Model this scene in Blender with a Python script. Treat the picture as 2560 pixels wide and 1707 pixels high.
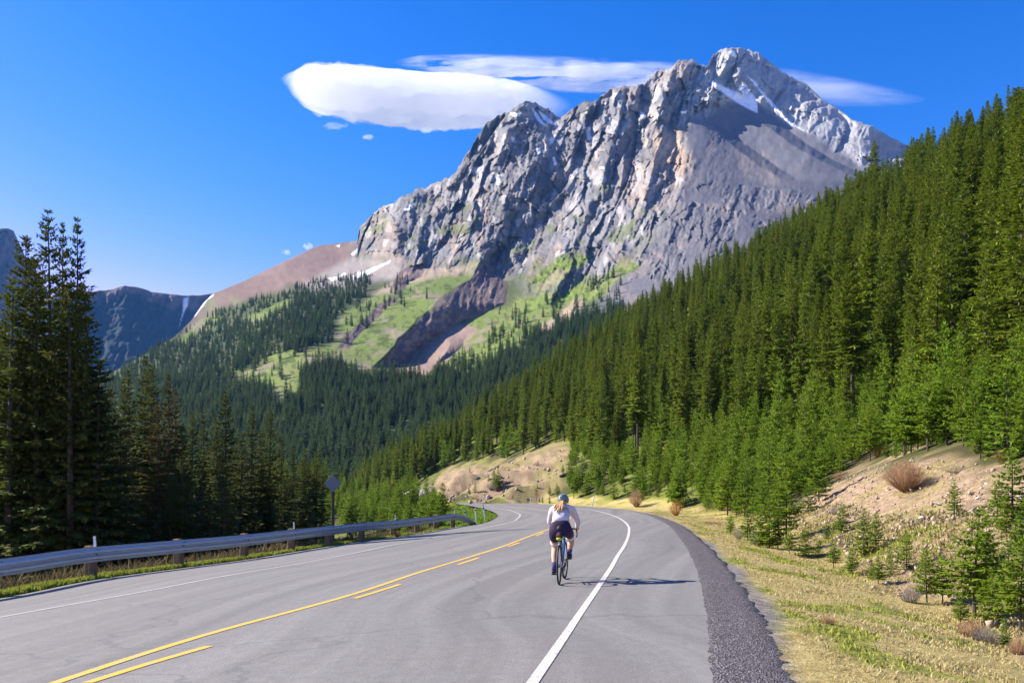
import bpy, math, random
import numpy as np
from mathutils import Vector, Matrix

sc = bpy.context.scene
for o in list(bpy.data.objects):
    bpy.data.objects.remove(o)
rnd = random.Random(7)
rng = np.random.default_rng(11)

# ------------------------------------------------------------------ camera, sky, sun, exposure
F = 2100.0            # focal length in photograph pixels (2560 wide)
CZ = 1.6              # camera height above the road
HZ = 1230.0           # horizon row in the photograph
cam = bpy.data.cameras.new('camera')
camo = bpy.data.objects.new('camera', cam)
sc.collection.objects.link(camo)
camo.location = (0, 0, CZ)
camo.rotation_euler = (math.pi / 2, 0, 0)
cam.sensor_width = 36.0
cam.lens = 36.0 * F / 2560
cam.shift_y = (HZ - 853.5) / 2560
cam.clip_start = 0.1
cam.clip_end = 40000
sc.camera = camo

SUN_EL, SUN_AHEAD = 33.0, 15.0
el, ah = math.radians(SUN_EL), math.radians(SUN_AHEAD)
S = Vector((-math.cos(el) * math.cos(ah), math.cos(el) * math.sin(ah), math.sin(el)))
w = bpy.data.worlds.new("World")
sc.world = w
w.use_nodes = True
nt = w.node_tree
bg = nt.nodes['Background']
sk = nt.nodes.new('ShaderNodeTexSky')
sk.sky_type = 'NISHITA'
sk.sun_disc = False
sk.sun_elevation = el
sk.sun_rotation = math.radians(270 + SUN_AHEAD)
sk.altitude = 2000
sk.air_density = 1.0
sk.dust_density = 0.5
sk.ozone_density = 4.0
hs = nt.nodes.new('ShaderNodeHueSaturation')
hs.inputs['Hue'].default_value = .508
hs.inputs['Saturation'].default_value = 1.28
nt.links.new(sk.outputs[0], hs.inputs['Color'])
# the deep mountain sky: red falls off faster than in the standard air towards the zenith
sep = nt.nodes.new('ShaderNodeSeparateColor'); comb = nt.nodes.new('ShaderNodeCombineColor')
nt.links.new(hs.outputs[0], sep.inputs[0])
def wm(op, a, b):
    q = nt.nodes.new('ShaderNodeMath'); q.operation = op
    for i, v in enumerate((a, b)):
        if hasattr(v, 'is_linked'): nt.links.new(v, q.inputs[i])
        else: q.inputs[i].default_value = v
    return q.outputs[0]
red = wm('MULTIPLY', sep.outputs[0], wm('POWER', wm('DIVIDE', sep.outputs[0], .315), 1.3))
grn_ = wm('MULTIPLY', sep.outputs[1], wm('POWER', wm('DIVIDE', sep.outputs[1], 1.52), .25))
nt.links.new(wm('MINIMUM', red, grn_), comb.inputs[0]); nt.links.new(grn_, comb.inputs[1]); nt.links.new(wm('MULTIPLY', sep.outputs[2], 1.12), comb.inputs[2])
nt.links.new(comb.outputs[0], bg.inputs[0])
bg.inputs[1].default_value = 0.10
sl = bpy.data.lights.new('sun', 'SUN')
sl.energy = 5.0
sl.angle = math.radians(0.5)
sl.color = (1.0, 0.93, 0.82)
so = bpy.data.objects.new('sun', sl)
sc.collection.objects.link(so)
so.rotation_euler = S.to_track_quat('Z', 'Y').to_euler()
sc.view_settings.view_transform = 'Standard'
sc.view_settings.look = 'None'
sc.view_settings.gamma = 1.0
sc.view_settings.use_curve_mapping = False
sc.view_settings.exposure = 1.3
sc.render.engine = 'CYCLES'
sc.cycles.use_denoising = True
sc.cycles.volume_bounces = 22
sc.cycles.max_bounces = 24
sc.cycles.glossy_bounces = 2
sc.cycles.transmission_bounces = 3
sc.cycles.transparent_max_bounces = 6
sc.cycles.diffuse_bounces = 3
sc.cycles.sample_clamp_indirect = 4.0

# ------------------------------------------------------------------ helpers
def link(o, parent=None):
    sc.collection.objects.link(o)
    if parent is not None:
        o.parent = parent
    return o

def tag(o, label=None, cat=None, group=None, kind=None):
    if label: o['label'] = label
    if cat: o['category'] = cat
    if group: o['group'] = group
    if kind: o['kind'] = kind
    return o

def empty(name, loc, rz=0.0):
    o = bpy.data.objects.new(name, None)
    o.location = loc
    o.rotation_euler = (0, 0, rz)
    o.empty_display_size = 0.2
    return link(o)

def np_mesh(name, verts, faces, mats=(), smooth=False, attrs=None, fmat=None):
    """verts (N,3); faces: (M,k) int array or list of such arrays"""
    me = bpy.data.meshes.new(name)
    verts = np.asarray(verts, np.float32)
    fl = faces if isinstance(faces, list) else [faces]
    fl = [np.asarray(f, np.int32) for f in fl if len(f)]
    loops = np.concatenate([f.ravel() for f in fl])
    cnt = np.concatenate([np.full(len(f), f.shape[1], np.int32) for f in fl])
    me.vertices.add(len(verts))
    me.vertices.foreach_set('co', verts.ravel())
    me.loops.add(len(loops))
    me.loops.foreach_set('vertex_index', loops)
    me.polygons.add(len(cnt))
    st = np.concatenate([[0], np.cumsum(cnt)[:-1]]).astype(np.int32)
    me.polygons.foreach_set('loop_start', st)
    me.polygons.foreach_set('loop_total', cnt)
    if smooth:
        me.polygons.foreach_set('use_smooth', np.ones(len(cnt), bool))
    for m in mats:
        me.materials.append(m)
    if fmat is not None:
        me.polygons.foreach_set('material_index', np.asarray(fmat, np.int32))
    if attrs:
        for k, a in attrs.items():
            a = np.asarray(a, np.float32)
            if a.ndim == 2:
                at = me.attributes.new(k, 'FLOAT_COLOR', 'POINT')
                if a.shape[1] == 3:
                    a = np.concatenate([a, np.ones((len(a), 1), np.float32)], 1)
                at.data.foreach_set('color', a.ravel())
            else:
                at = me.attributes.new(k, 'FLOAT', 'POINT')
                at.data.foreach_set('value', a.ravel())
    me.update(calc_edges=True)
    me.validate()
    return me

class MB:
    """collects boxes, tubes and sheets into ONE mesh"""
    def __init__(s):
        s.v = []; s.f = []; s.n = 0
    def add(s, v, f):
        v = [tuple(p) for p in v]
        s.f += [tuple(i + s.n for i in q) for q in f]
        s.v += v; s.n += len(v)
    def box(s, c, d, M=None, bevel=0.0):
        x, y, z = [k / 2 for k in d]
        if bevel > 0:
            b = min(bevel, x * .9, y * .9, z * .9)
            prof = [(-x, -y + b), (-x + b, -y), (x - b, -y), (x, -y + b), (x, y - b), (x - b, y), (-x + b, y), (-x, y - b)]
            v = []
            for zz, k in ((-z, b), (-z + b, 0), (z - b, 0), (z, b)):
                for px, py in prof:
                    v.append(Vector((px * (x - k) / x, py * (y - k) / y, zz)))
            f = []
            for r in range(3):
                for i in range(8):
                    f.append((r * 8 + i, r * 8 + (i + 1) % 8, r * 8 + 8 + (i + 1) % 8, r * 8 + 8 + i))
            f += [tuple(range(7, -1, -1)), tuple(range(24, 32))]
        else:
            v = [Vector((a * x, b_ * y, c_ * z)) for a in (-1, 1) for b_ in (-1, 1) for c_ in (-1, 1)]
            f = [(0, 1, 3, 2), (4, 6, 7, 5), (0, 4, 5, 1), (2, 3, 7, 6), (0, 2, 6, 4), (1, 5, 7, 3)]
        M = M or Matrix()
        s.add([M @ p + Vector(c) for p in v], f)
        return s
    def tube(s, pts, rad, n=8, cap=True):
        pts = [Vector(p) for p in pts]
        if not hasattr(rad, '__len__'):
            rad = [rad] * len(pts)
        rings = []
        up = Vector((0, 0, 1))
        t0 = (pts[1] - pts[0]).normalized()
        nrm = t0.orthogonal().normalized() if abs(t0.z) > .9 else t0.cross(up).normalized()
        for i, p in enumerate(pts):
            t = (pts[min(i + 1, len(pts) - 1)] - pts[max(i - 1, 0)])
            t = t.normalized() if t.length > 1e-9 else t0
            nrm = (nrm - t * nrm.dot(t)).normalized()
            b = t.cross(nrm)
            rings.append([p + (nrm * math.cos(2 * math.pi * k / n) + b * math.sin(2 * math.pi * k / n)) * rad[i] for k in range(n)])
        v = [q for r in rings for q in r]
        f = []
        for i in range(len(pts) - 1):
            for k in range(n):
                f.append((i * n + k, i * n + (k + 1) % n, (i + 1) * n + (k + 1) % n, (i + 1) * n + k))
        if cap:
            f += [tuple(range(n - 1, -1, -1)), tuple(range((len(pts) - 1) * n, len(pts) * n))]
        s.add(v, f)
        return s
    def torus(s, c, R, r, axis='x', n=40, m=8):
        v = []; f = []
        for i in range(n):
            a = 2 * math.pi * i / n
            for j in range(m):
                b = 2 * math.pi * j / m
                q = R + r * math.cos(b)
                p = (r * math.sin(b), q * math.cos(a), q * math.sin(a))
                v.append(Vector(p) + Vector(c))
                f.append((i * m + j, ((i + 1) % n) * m + j, ((i + 1) % n) * m + (j + 1) % m, i * m + (j + 1) % m))
        s.add(v, f)
        return s
    def ball(s, c, d, n=14, m=9, M=None):
        v = []; f = []
        for i in range(m + 1):
            th = math.pi * i / m
            for j in range(n):
                a = 2 * math.pi * j / n
                p = Vector((d[0] * math.sin(th) * math.cos(a), d[1] * math.sin(th) * math.sin(a), d[2] * math.cos(th)))
                if M: p = M @ p
                v.append(p + Vector(c))
        for i in range(m):
            for j in range(n):
                f.append((i * n + j, (i + 1) * n + j, (i + 1) * n + (j + 1) % n, i * n + (j + 1) % n))
        s.add(v, f)
        return s
    def build(s, name, mat, parent=None, smooth=False):
        me = bpy.data.meshes.new(name)
        me.from_pydata(s.v, [], s.f)
        me.validate()
        if smooth:
            me.polygons.foreach_set('use_smooth', np.ones(len(me.polygons), bool))
        if mat: me.materials.append(mat)
        me.update()
        return link(bpy.data.objects.new(name, me), parent)

def at(px, py, Y):
    """world point seen at photograph pixel (px,py), Y metres ahead"""
    return Vector(((px - 1280) / F * Y, Y, CZ - (py - HZ) / F * Y))

# --- numpy noise
def _h(ix, iy, seed):
    n = (ix.astype(np.int64) * 374761393 + iy.astype(np.int64) * 668265263 + seed * 1442695041) & 0x7fffffff
    n = ((n ^ (n >> 13)) * 1274126177) & 0x7fffffff
    n = n ^ (n >> 16)
    return (n & 0xffff) / 65535.0

def vnoise(x, y, seed=0):
    ix = np.floor(x); iy = np.floor(y)
    fx = x - ix; fy = y - iy
    fx = fx * fx * fx * (fx * (fx * 6 - 15) + 10); fy = fy * fy * fy * (fy * (fy * 6 - 15) + 10)
    ix = ix.astype(np.int64); iy = iy.astype(np.int64)
    a = _h(ix, iy, seed); b = _h(ix + 1, iy, seed); c = _h(ix, iy + 1, seed); d = _h(ix + 1, iy + 1, seed)
    return (a + (b - a) * fx) * (1 - fy) + (c + (d - c) * fx) * fy

def fbm(x, y, seed=0, oc=4, gain=.5):
    s = 0; a = 1.0; t = 0
    for i in range(oc):
        s = s + a * (vnoise(x, y, seed + i * 17) - .5) * 2
        t += a; a *= gain; x = x * 2.03 + 11.3; y = y * 2.03 + 5.7
    return s / t

def ridged(x, y, seed=0, oc=4, gain=.5):
    s = 0; a = 1.0; t = 0
    for i in range(oc):
        s = s + a * (1 - np.abs(vnoise(x, y, seed + i * 17) - .5) * 2) ** 2
        t += a; a *= gain; x = x * 2.1 + 3.1; y = y * 2.1 + 7.7
    return s / t

def smooth01(t):
    t = np.clip(t, 0, 1)
    return t * t * (3 - 2 * t)

def poly_sd(x, y, P):
    """signed distance to polygon, positive inside"""
    P = np.asarray(P, float)
    d = np.full(x.shape, 1e18); ins = np.zeros(x.shape, bool)
    n = len(P)
    for i in range(n):
        a = P[i]; b = P[(i + 1) % n]
        ex, ey = b - a
        wx = x - a[0]; wy = y - a[1]
        t = np.clip((wx * ex + wy * ey) / (ex * ex + ey * ey + 1e-12), 0, 1)
        d = np.minimum(d, (wx - ex * t) ** 2 + (wy - ey * t) ** 2)
        c = ((a[1] <= y) & (b[1] > y)) | ((b[1] <= y) & (a[1] > y))
        if abs(ey) > 1e-12:
            xi = a[0] + (y - a[1]) * ex / ey
            ins ^= c & (x < xi)
    d = np.sqrt(d)
    return np.where(ins, d, -d)

def line_d(x, y, P):
    """(distance, signed side: + right of the direction of travel) to a polyline"""
    P = np.asarray(P, float)
    d = np.full(x.shape, 1e18); sg = np.zeros(x.shape)
    for i in range(len(P) - 1):
        a = P[i]; b = P[i + 1]
        ex, ey = b[0] - a[0], b[1] - a[1]
        wx = x - a[0]; wy = y - a[1]
        t = np.clip((wx * ex + wy * ey) / (ex * ex + ey * ey + 1e-12), 0, 1)
        q = (wx - ex * t) ** 2 + (wy - ey * t) ** 2
        m = q < d
        d = np.where(m, q, d); sg = np.where(m, np.sign(wx * ey - wy * ex), sg)
    return np.sqrt(d), sg

class RBF:
    def __init__(s, P, v, smooth=0.0, tps=False):
        s.P = np.asarray(P, float); s.tps = tps
        n, k = s.P.shape
        A = s.k(np.linalg.norm(s.P[:, None] - s.P[None], axis=2)) + np.eye(n) * smooth
        Q = np.concatenate([np.ones((n, 1)), s.P], 1)
        M = np.block([[A, Q], [Q.T, np.zeros((k + 1, k + 1))]])
        r = np.linalg.lstsq(M, np.concatenate([np.asarray(v, float), np.zeros(k + 1)]), rcond=None)[0]
        s.w = r[:n]; s.c = r[n:]
    def k(s, r):
        return r * r * np.log(np.maximum(r, 1e-9)) if s.tps else r
    def __call__(s, X):
        X = np.asarray(X, float); out = np.empty(len(X))
        for i in range(0, len(X), 20000):
            x = X[i:i + 20000]
            d = np.sqrt(((x[:, None, 0] - s.P[None, :, 0]) ** 2) + ((x[:, None, 1] - s.P[None, :, 1]) ** 2))
            out[i:i + 20000] = s.k(d) @ s.w + s.c[0] + x @ s.c[1:]
        return out

def grid_faces(nr, nc):
    i = np.arange(nr - 1)[:, None] * nc + np.arange(nc - 1)[None]
    i = i.ravel()
    return np.stack([i, i + 1, i + nc + 1, i + nc], 1)

# ------------------------------------------------------------------ materials
class NG:
    def __init__(s, name):
        s.m = bpy.data.materials.new(name); s.m.use_nodes = True
        s.t = s.m.node_tree; s.b = s.t.nodes['Principled BSDF']; s.out = s.t.nodes['Material Output']
    def n(s, typ, **kw):
        q = s.t.nodes.new('ShaderNode' + typ)
        for k, v in kw.items():
            if k.startswith('i_'):
                q.inputs[k[2:].replace('_', ' ')].default_value = v
            else:
                setattr(q, k, v)
        return q
    def l(s, a, b): s.t.links.new(a, b)
    def noise(s, scale, detail=4, vec=None, rough=.55, dim='3D'):
        q = s.n('TexNoise'); q.inputs['Scale'].default_value = scale; q.inputs['Detail'].default_value = detail
        q.inputs['Roughness'].default_value = rough
        if vec: s.l(vec, q.inputs['Vector'])
        return q.outputs['Fac']
    def ramp(s, fac, stops, interp='LINEAR'):
        q = s.n('ValToRGB'); q.color_ramp.interpolation = interp
        e = q.color_ramp.elements
        while len(e) < len(stops): e.new(.5)
        for i, (p, c) in enumerate(stops):
            e[i].position = p; e[i].color = (*c, 1) if len(c) == 3 else c
        s.l(fac, q.inputs[0])
        return q.outputs[0]
    def mix(s, fac, a, b, typ='MIX'):
        q = s.n('Mix', data_type='RGBA', blend_type=typ)
        for v, i in ((fac, 0), (a, 6), (b, 7)):
            if hasattr(v, 'is_linked'): s.l(v, q.inputs[i])
            elif i == 0: q.inputs[0].default_value = v
            else: q.inputs[i].default_value = (*v, 1)
        return q.outputs[2]
    def math(s, op, a, b=None, c=None):
        q = s.n('Math', operation=op)
        for i, v in enumerate((a, b, c)):
            if v is None: continue
            if hasattr(v, 'is_linked'): s.l(v, q.inputs[i])
            else: q.inputs[i].default_value = v
        return q.outputs[0]
    def bump(s, h, strength=.3, dist=.05):
        q = s.n('Bump'); q.inputs['Strength'].default_value = strength; q.inputs['Distance'].default_value = dist
        s.l(h, q.inputs['Height']); s.l(q.outputs[0], s.b.inputs['Normal'])
    def col(s, c):
        if hasattr(c, 'is_linked'): s.l(c, s.b.inputs['Base Color'])
        else: s.b.inputs['Base Color'].default_value = (*c, 1)
        return s
    def set(s, rough=.8, metal=0, spec=.3):
        s.b.inputs['Roughness'].default_value = rough; s.b.inputs['Metallic'].default_value = metal
        s.b.inputs['Specular IOR Level'].default_value = spec
        return s

def simple(name, c, rough=.6, metal=0, spec=.4, var=.15, scale=20):
    g = NG(name); g.set(rough, metal, spec)
    tc = g.n('TexCoord').outputs['Object']
    nz = g.noise(scale, 3, tc)
    g.col(g.mix(nz, tuple(k * (1 - var) for k in c), tuple(min(1, k * (1 + var)) for k in c)))
    return g.m

def foliage(name, dark, light, trans=.25, hue_var=.35):
    g = NG(name); g.set(.75, 0, .15)
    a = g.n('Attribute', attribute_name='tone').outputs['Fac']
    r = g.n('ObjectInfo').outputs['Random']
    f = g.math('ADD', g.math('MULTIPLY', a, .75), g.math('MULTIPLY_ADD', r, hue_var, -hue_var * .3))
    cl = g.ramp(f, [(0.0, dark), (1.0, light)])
    r2 = g.math('FRACT', g.math('MULTIPLY', r, 17.3))
    cl = g.mix(g.math('MULTIPLY', r2, .35), cl, tuple(k * s for k, s in zip(light, (.95, .7, .9))))
    g.col(cl)
    tr = g.n('BsdfTranslucent'); g.l(cl, tr.inputs['Color'])
    mx = g.n('MixShader'); mx.inputs[0].default_value = trans
    g.l(g.b.outputs[0], mx.inputs[1]); g.l(tr.outputs[0], mx.inputs[2]); g.l(mx.outputs[0], g.out.inputs['Surface'])
    return g.m

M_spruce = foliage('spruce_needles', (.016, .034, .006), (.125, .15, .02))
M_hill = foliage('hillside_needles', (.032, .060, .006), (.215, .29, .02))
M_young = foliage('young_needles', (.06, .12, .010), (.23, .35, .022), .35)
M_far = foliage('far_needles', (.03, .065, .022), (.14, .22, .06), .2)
M_bark = simple('bark', (.085, .068, .055), .9, 0, .1, .35, 8)
M_snag = simple('dead_bark', (.34, .31, .27), .9, 0, .1, .3, 8)

# ------------------------------------------------------------------ conifers
def conifer(seed, H, R, whorls, per, sprays, sl_, sw, bare=.08, power=.85, droop=.25, gaps=.0, lump=.3, trunk_r=None, lean=.0):
    """returns (crown mesh, trunk mesh). Irregular whorls of drooping boughs carrying leaf-sized kite sprays."""
    r = random.Random(seed)
    V = []; T = []; Fc = []
    def kite(p, d, L, wd, nrm, tone):
        sd = d.cross(nrm)
        if sd.length < 1e-6: return
        sd.normalize()
        m = p + d * (L * .45)
        i = len(V)
        V.extend([p, m + sd * wd - nrm * wd * .35, p + d * L, m - sd * wd - nrm * wd * .35])
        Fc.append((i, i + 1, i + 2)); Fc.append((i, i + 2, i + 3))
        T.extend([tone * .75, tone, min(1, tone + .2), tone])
    tw = MB()
    rt = trunk_r or H * .011
    bend = [(r.uniform(-1, 1) * lean, r.uniform(-1, 1) * lean)]
    tw.tube([(bend[0][0] * (k / 6) ** 2, bend[0][1] * (k / 6) ** 2, H * k / 6 * .985 - .3 * (k == 0)) for k in range(7)],
            [rt * (1 - k / 6) ** .9 + .006 * H / 10 for k in range(7)], 6)
    lumps = [r.uniform(1 - lump, 1 + lump) for _ in range(whorls + 1)]
    sect = [r.uniform(0, 6.283) for _ in range(3)]
    for wi in range(whorls):
        u = (wi + r.uniform(-.3, .3)) / whorls
        h = H * (bare + (1 - bare) * max(0, u))
        if h > H * .985: h = H * .985
        rel = (h / H - bare) / (1 - bare)
        Lw = R * (1 - rel) ** power * lumps[wi] * (min(1, .45 + rel * 3.5))
        Lw = max(Lw, R * .05)
        for b in range(per):
            if r.random() < gaps: continue
            az = 6.283 * (b + r.uniform(-.4, .4)) / per + wi * 2.4
            L = Lw * r.uniform(.6, 1.15) * (1 + .18 * math.sin(az + sect[wi % 3]))
            e = -droop + (droop + .55) * rel ** 1.5 + r.uniform(-.12, .12)
            o = Vector((bend[0][0] * (h / H) ** 2, bend[0][1] * (h / H) ** 2, h))
            d0 = Vector((math.cos(az) * math.cos(e), math.sin(az) * math.cos(e), math.sin(e)))
            ns = max(2, int(sprays * (L / R) ** .7 + .5)); fs = min(1, .38 + .8 * L / R)
            for k in range(ns):
                t = .12 + .88 * (k + .5) / ns
                p = o + d0 * (L * t) + Vector((0, 0, .10 * L * t * t - .02 * L))
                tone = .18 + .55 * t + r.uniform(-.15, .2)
                sg = 1 if k % 2 else -1
                yaw = sg * r.uniform(.35, 1.15)
                dd = Vector((d0.x * math.cos(yaw) - d0.y * math.sin(yaw), d0.x * math.sin(yaw) + d0.y * math.cos(yaw), d0.z * .6 + r.uniform(-.3, .12)))
                dd.normalize()
                nrm = Vector((r.uniform(-.35, .35), r.uniform(-.35, .35), 1)).normalized()
                kite(p, dd, sl_ * fs * r.uniform(.7, 1.25) * (1.15 - .4 * t), sw * fs * r.uniform(.8, 1.3), nrm, tone)
                if r.random() < .55:
                    dn = (dd * .35 + Vector((r.uniform(-.2, .2), r.uniform(-.2, .2), -.8))).normalized()
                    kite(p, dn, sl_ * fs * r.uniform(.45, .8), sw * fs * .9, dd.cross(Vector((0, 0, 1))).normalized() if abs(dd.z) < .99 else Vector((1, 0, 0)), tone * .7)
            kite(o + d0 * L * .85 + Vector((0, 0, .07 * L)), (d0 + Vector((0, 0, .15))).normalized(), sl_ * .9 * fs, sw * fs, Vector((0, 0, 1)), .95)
    for k in range(6):
        a = k * 1.05
        kite(Vector((bend[0][0], bend[0][1], H * .95 + .012 * H * (k % 3))), Vector((math.cos(a) * .35, math.sin(a) * .35, .9)).normalized(), sl_ * .5, sw * .35, Vector((math.cos(a + 1.57), math.sin(a + 1.57), .1)).normalized(), .7)
    return np.array([tuple(p) for p in V]), np.array(Fc), np.array(T), tw

def conifer_proto(name, mat, tmat, **kw):
    V, Fc, T, tw = conifer(**kw)
    cm = np_mesh(name + '_crown', V, Fc, [mat], attrs={'tone': T})
    tm = bpy.data.meshes.new(name + '_trunk'); tm.from_pydata(tw.v, [], tw.f); tm.materials.append(tmat); tm.update()
    return cm, tm, kw['H']

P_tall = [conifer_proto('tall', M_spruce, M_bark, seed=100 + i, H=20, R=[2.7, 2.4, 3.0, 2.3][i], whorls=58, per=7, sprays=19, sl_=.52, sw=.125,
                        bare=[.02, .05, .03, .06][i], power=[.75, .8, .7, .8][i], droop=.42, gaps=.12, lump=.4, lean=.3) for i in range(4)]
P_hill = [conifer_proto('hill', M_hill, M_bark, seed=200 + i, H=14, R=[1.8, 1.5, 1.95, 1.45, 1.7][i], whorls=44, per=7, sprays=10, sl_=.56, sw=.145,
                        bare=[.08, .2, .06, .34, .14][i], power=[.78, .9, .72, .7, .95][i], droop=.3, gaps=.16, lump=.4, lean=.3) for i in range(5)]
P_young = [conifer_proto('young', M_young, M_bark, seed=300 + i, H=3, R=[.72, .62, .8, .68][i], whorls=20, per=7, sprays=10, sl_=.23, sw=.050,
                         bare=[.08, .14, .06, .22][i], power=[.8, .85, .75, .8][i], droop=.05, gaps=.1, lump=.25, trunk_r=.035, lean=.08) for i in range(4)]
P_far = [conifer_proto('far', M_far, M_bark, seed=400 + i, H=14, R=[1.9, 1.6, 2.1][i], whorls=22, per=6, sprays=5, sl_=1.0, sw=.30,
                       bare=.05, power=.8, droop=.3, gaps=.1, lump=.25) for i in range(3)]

def plant_tree(proto, pos, H, rz, name, label, cat, group, fat=1.0, crown_mat=None):
    cm, tm, H0 = proto
    s = H / H0
    r = empty(name, pos, rz)
    r.scale = (s * fat, s * fat, s)
    tag(r, label, cat, group)
    a = link(bpy.data.objects.new('crown', cm), r)
    if crown_mat:
        a.material_slots[0].link = 'OBJECT'; a.material_slots[0].material = crown_mat
    link(bpy.data.objects.new('trunk', tm), r)
    return r

def scatter(name, P, rot, scl, kindv, protos, label, cat):
    """one 'stuff' object: tree points that carry copies of the crown and trunk of trees that stand in the scene"""
    me = bpy.data.meshes.new(name)
    me.vertices.add(len(P)); me.vertices.foreach_set('co', np.asarray(P, np.float32).ravel())
    for k, v, ty in (('rot', rot, 'FLOAT'), ('kindv', kindv, 'INT')):
        a = me.attributes.new(k, ty, 'POINT'); a.data.foreach_set('value', np.asarray(v, np.float32 if ty == 'FLOAT' else np.int32))
    a = me.attributes.new('scl', 'FLOAT_VECTOR', 'POINT'); a.data.foreach_set('vector', np.asarray(scl, np.float32).ravel())
    o = link(bpy.data.objects.new(name, me))
    ng = bpy.data.node_groups.new(name, 'GeometryNodeTree')
    ng.interface.new_socket('Geometry', in_out='INPUT', socket_type='NodeSocketGeometry')
    ng.interface.new_socket('Geometry', in_out='OUTPUT', socket_type='NodeSocketGeometry')
    N = ng.nodes; L = ng.links
    gi = N.new('NodeGroupInput'); go = N.new('NodeGroupOutput')
    def attr(nm, ty):
        q = N.new('GeometryNodeInputNamedAttribute'); q.data_type = ty; q.inputs['Name'].default_value = nm
        return q.outputs['Attribute']
    ka = attr('kindv', 'INT'); ra = attr('rot', 'FLOAT'); sa = attr('scl', 'FLOAT_VECTOR')
    cx = N.new('ShaderNodeCombineXYZ'); L.new(ra, cx.inputs[2])
    m2p = N.new('GeometryNodeMeshToPoints'); L.new(gi.outputs[0], m2p.inputs['Mesh'])
    jo = N.new('GeometryNodeJoinGeometry')
    for i, (c, t) in enumerate(protos):
        j = N.new('GeometryNodeJoinGeometry')
        for ob in (t, c):
            if ob is None: continue
            oi = N.new('GeometryNodeObjectInfo'); oi.transform_space = 'ORIGINAL'; oi.inputs['Object'].default_value = ob
            L.new(oi.outputs['Geometry'], j.inputs[0])
        cp = N.new('FunctionNodeCompare'); cp.data_type = 'INT'; cp.operation = 'EQUAL'
        L.new(ka, cp.inputs[2]); cp.inputs[3].default_value = i
        ip = N.new('GeometryNodeInstanceOnPoints')
        L.new(m2p.outputs[0], ip.inputs['Points']); L.new(cp.outputs[0], ip.inputs['Selection'])
        L.new(j.outputs[0], ip.inputs['Instance']); L.new(cx.outputs[0], ip.inputs['Rotation']); L.new(sa, ip.inputs['Scale'])
        L.new(ip.outputs[0], jo.inputs[0])
    L.new(jo.outputs[0], go.inputs[0])
    md = o.modifiers.new('trees', 'NODES'); md.node_group = ng
    tag(o, label, cat, None, 'stuff')
    return o

# ------------------------------------------------------------------ road edges, surveyed as (column,row,distance)
OUT = [(-1.3, -8, .10), (.32, 0, .10)] + [tuple(at(px, py, Y)) for px, py, Y in (
    (1806, 1707, 6.6), (1785, 1567, 9.3), (1763, 1459, 13.75), (1742, 1404, 18.2), (1709, 1350, 26.3), (1665, 1306, 41), (1611, 1284, 58.5), (1555, 1273, 74),
    (1484, 1267, 90), (1413, 1262.5, 103), (1342, 1259, 116), (1262, 1257, 128), (1205, 1255.8, 139), (1139, 1254, 158), (1080, 1252, 182), (1010, 1250, 225))]
INN = [(-15.2, -8, -.9), (-14.6, 0, -.9), (-13.7, 8, -.88), (-12.9, 13.5, -.87)] + [tuple(at(px, py, Y)) for px, py, Y in (
    (0, 1495, 19.4), (232, 1450, 22.9), (449, 1420.5, 26.5), (619, 1398, 30.2), (774, 1373, 35.2), (900, 1353.5, 40.8), (1032, 1336, 47.2),
    (1141, 1317, 56), (1187, 1311, 60), (1218, 1305, 64.8), (1241, 1293.6, 73), (1245, 1288, 79), (1230, 1278, 92), (1195, 1268, 112), (1141, 1259, 143), (1085, 1256, 165), (1010, 1253, 205))]
# stations that face each other across the road
STN = [(0, 0), (1, 1), (2, 1.6), (3, 2.4), (4, 3.1), (5, 4), (6, 4.9), (7, 5.6), (8, 6), (9, 6.5), (10, 7), (11, 7.4), (12, 7.7), (13, 8.1), (14, 8.9), (15, 9.7), (16, 10.8), (17, 12), (18, 14), (19, 16), (20, 17)]

def cr(P, u):
    """Catmull-Rom along a point list at float index u"""
    P = np.asarray(P, float); n = len(P)
    u = np.clip(np.asarray(u, float), 0, n - 1.0001)
    i = np.floor(u).astype(int); f = (u - i)[:, None]
    g = lambda k: P[np.clip(k, 0, n - 1)]
    a, b, c, d = g(i - 1), g(i), g(i + 1), g(i + 2)
    return .5 * (2 * b + (c - a) * f + (2 * a - 5 * b + 4 * c - d) * f * f + (3 * b - a - 3 * c + d) * f ** 3)

ui = np.linspace(0, 20, 420)
uo = np.interp(ui, [s[0] for s in STN], [s[1] for s in STN])
uo = np.convolve(np.pad(uo, 8, mode='edge'), np.ones(17) / 17, 'valid'); uo[0] = 0; uo[-1] = 17
E_in = cr(INN, ui); E_out = cr(OUT, uo)
def road_pt(k, t):
    """point on the road at station index k (float, 0..419), lateral t 0 inner edge..1 outer edge"""
    k = np.asarray(k, float); t = np.asarray(t, float)
    i0 = np.clip(np.floor(k).astype(int), 0, 418); f = (k - i0)[..., None]
    a = E_in[i0] * (1 - f) + E_in[i0 + 1] * f
    b = E_out[i0] * (1 - f) + E_out[i0 + 1] * f
    p = a * (1 - t[..., None]) + b * t[..., None]
    wz = 1 - (1 - t) ** 1.5
    p[..., 2] = a[..., 2] * (1 - wz) + b[..., 2] * wz
    return p
NT = 31
KK, TT = np.meshgrid(np.arange(420), np.linspace(0, 1, NT), indexing='ij')
RP = road_pt(KK, TT)
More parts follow.
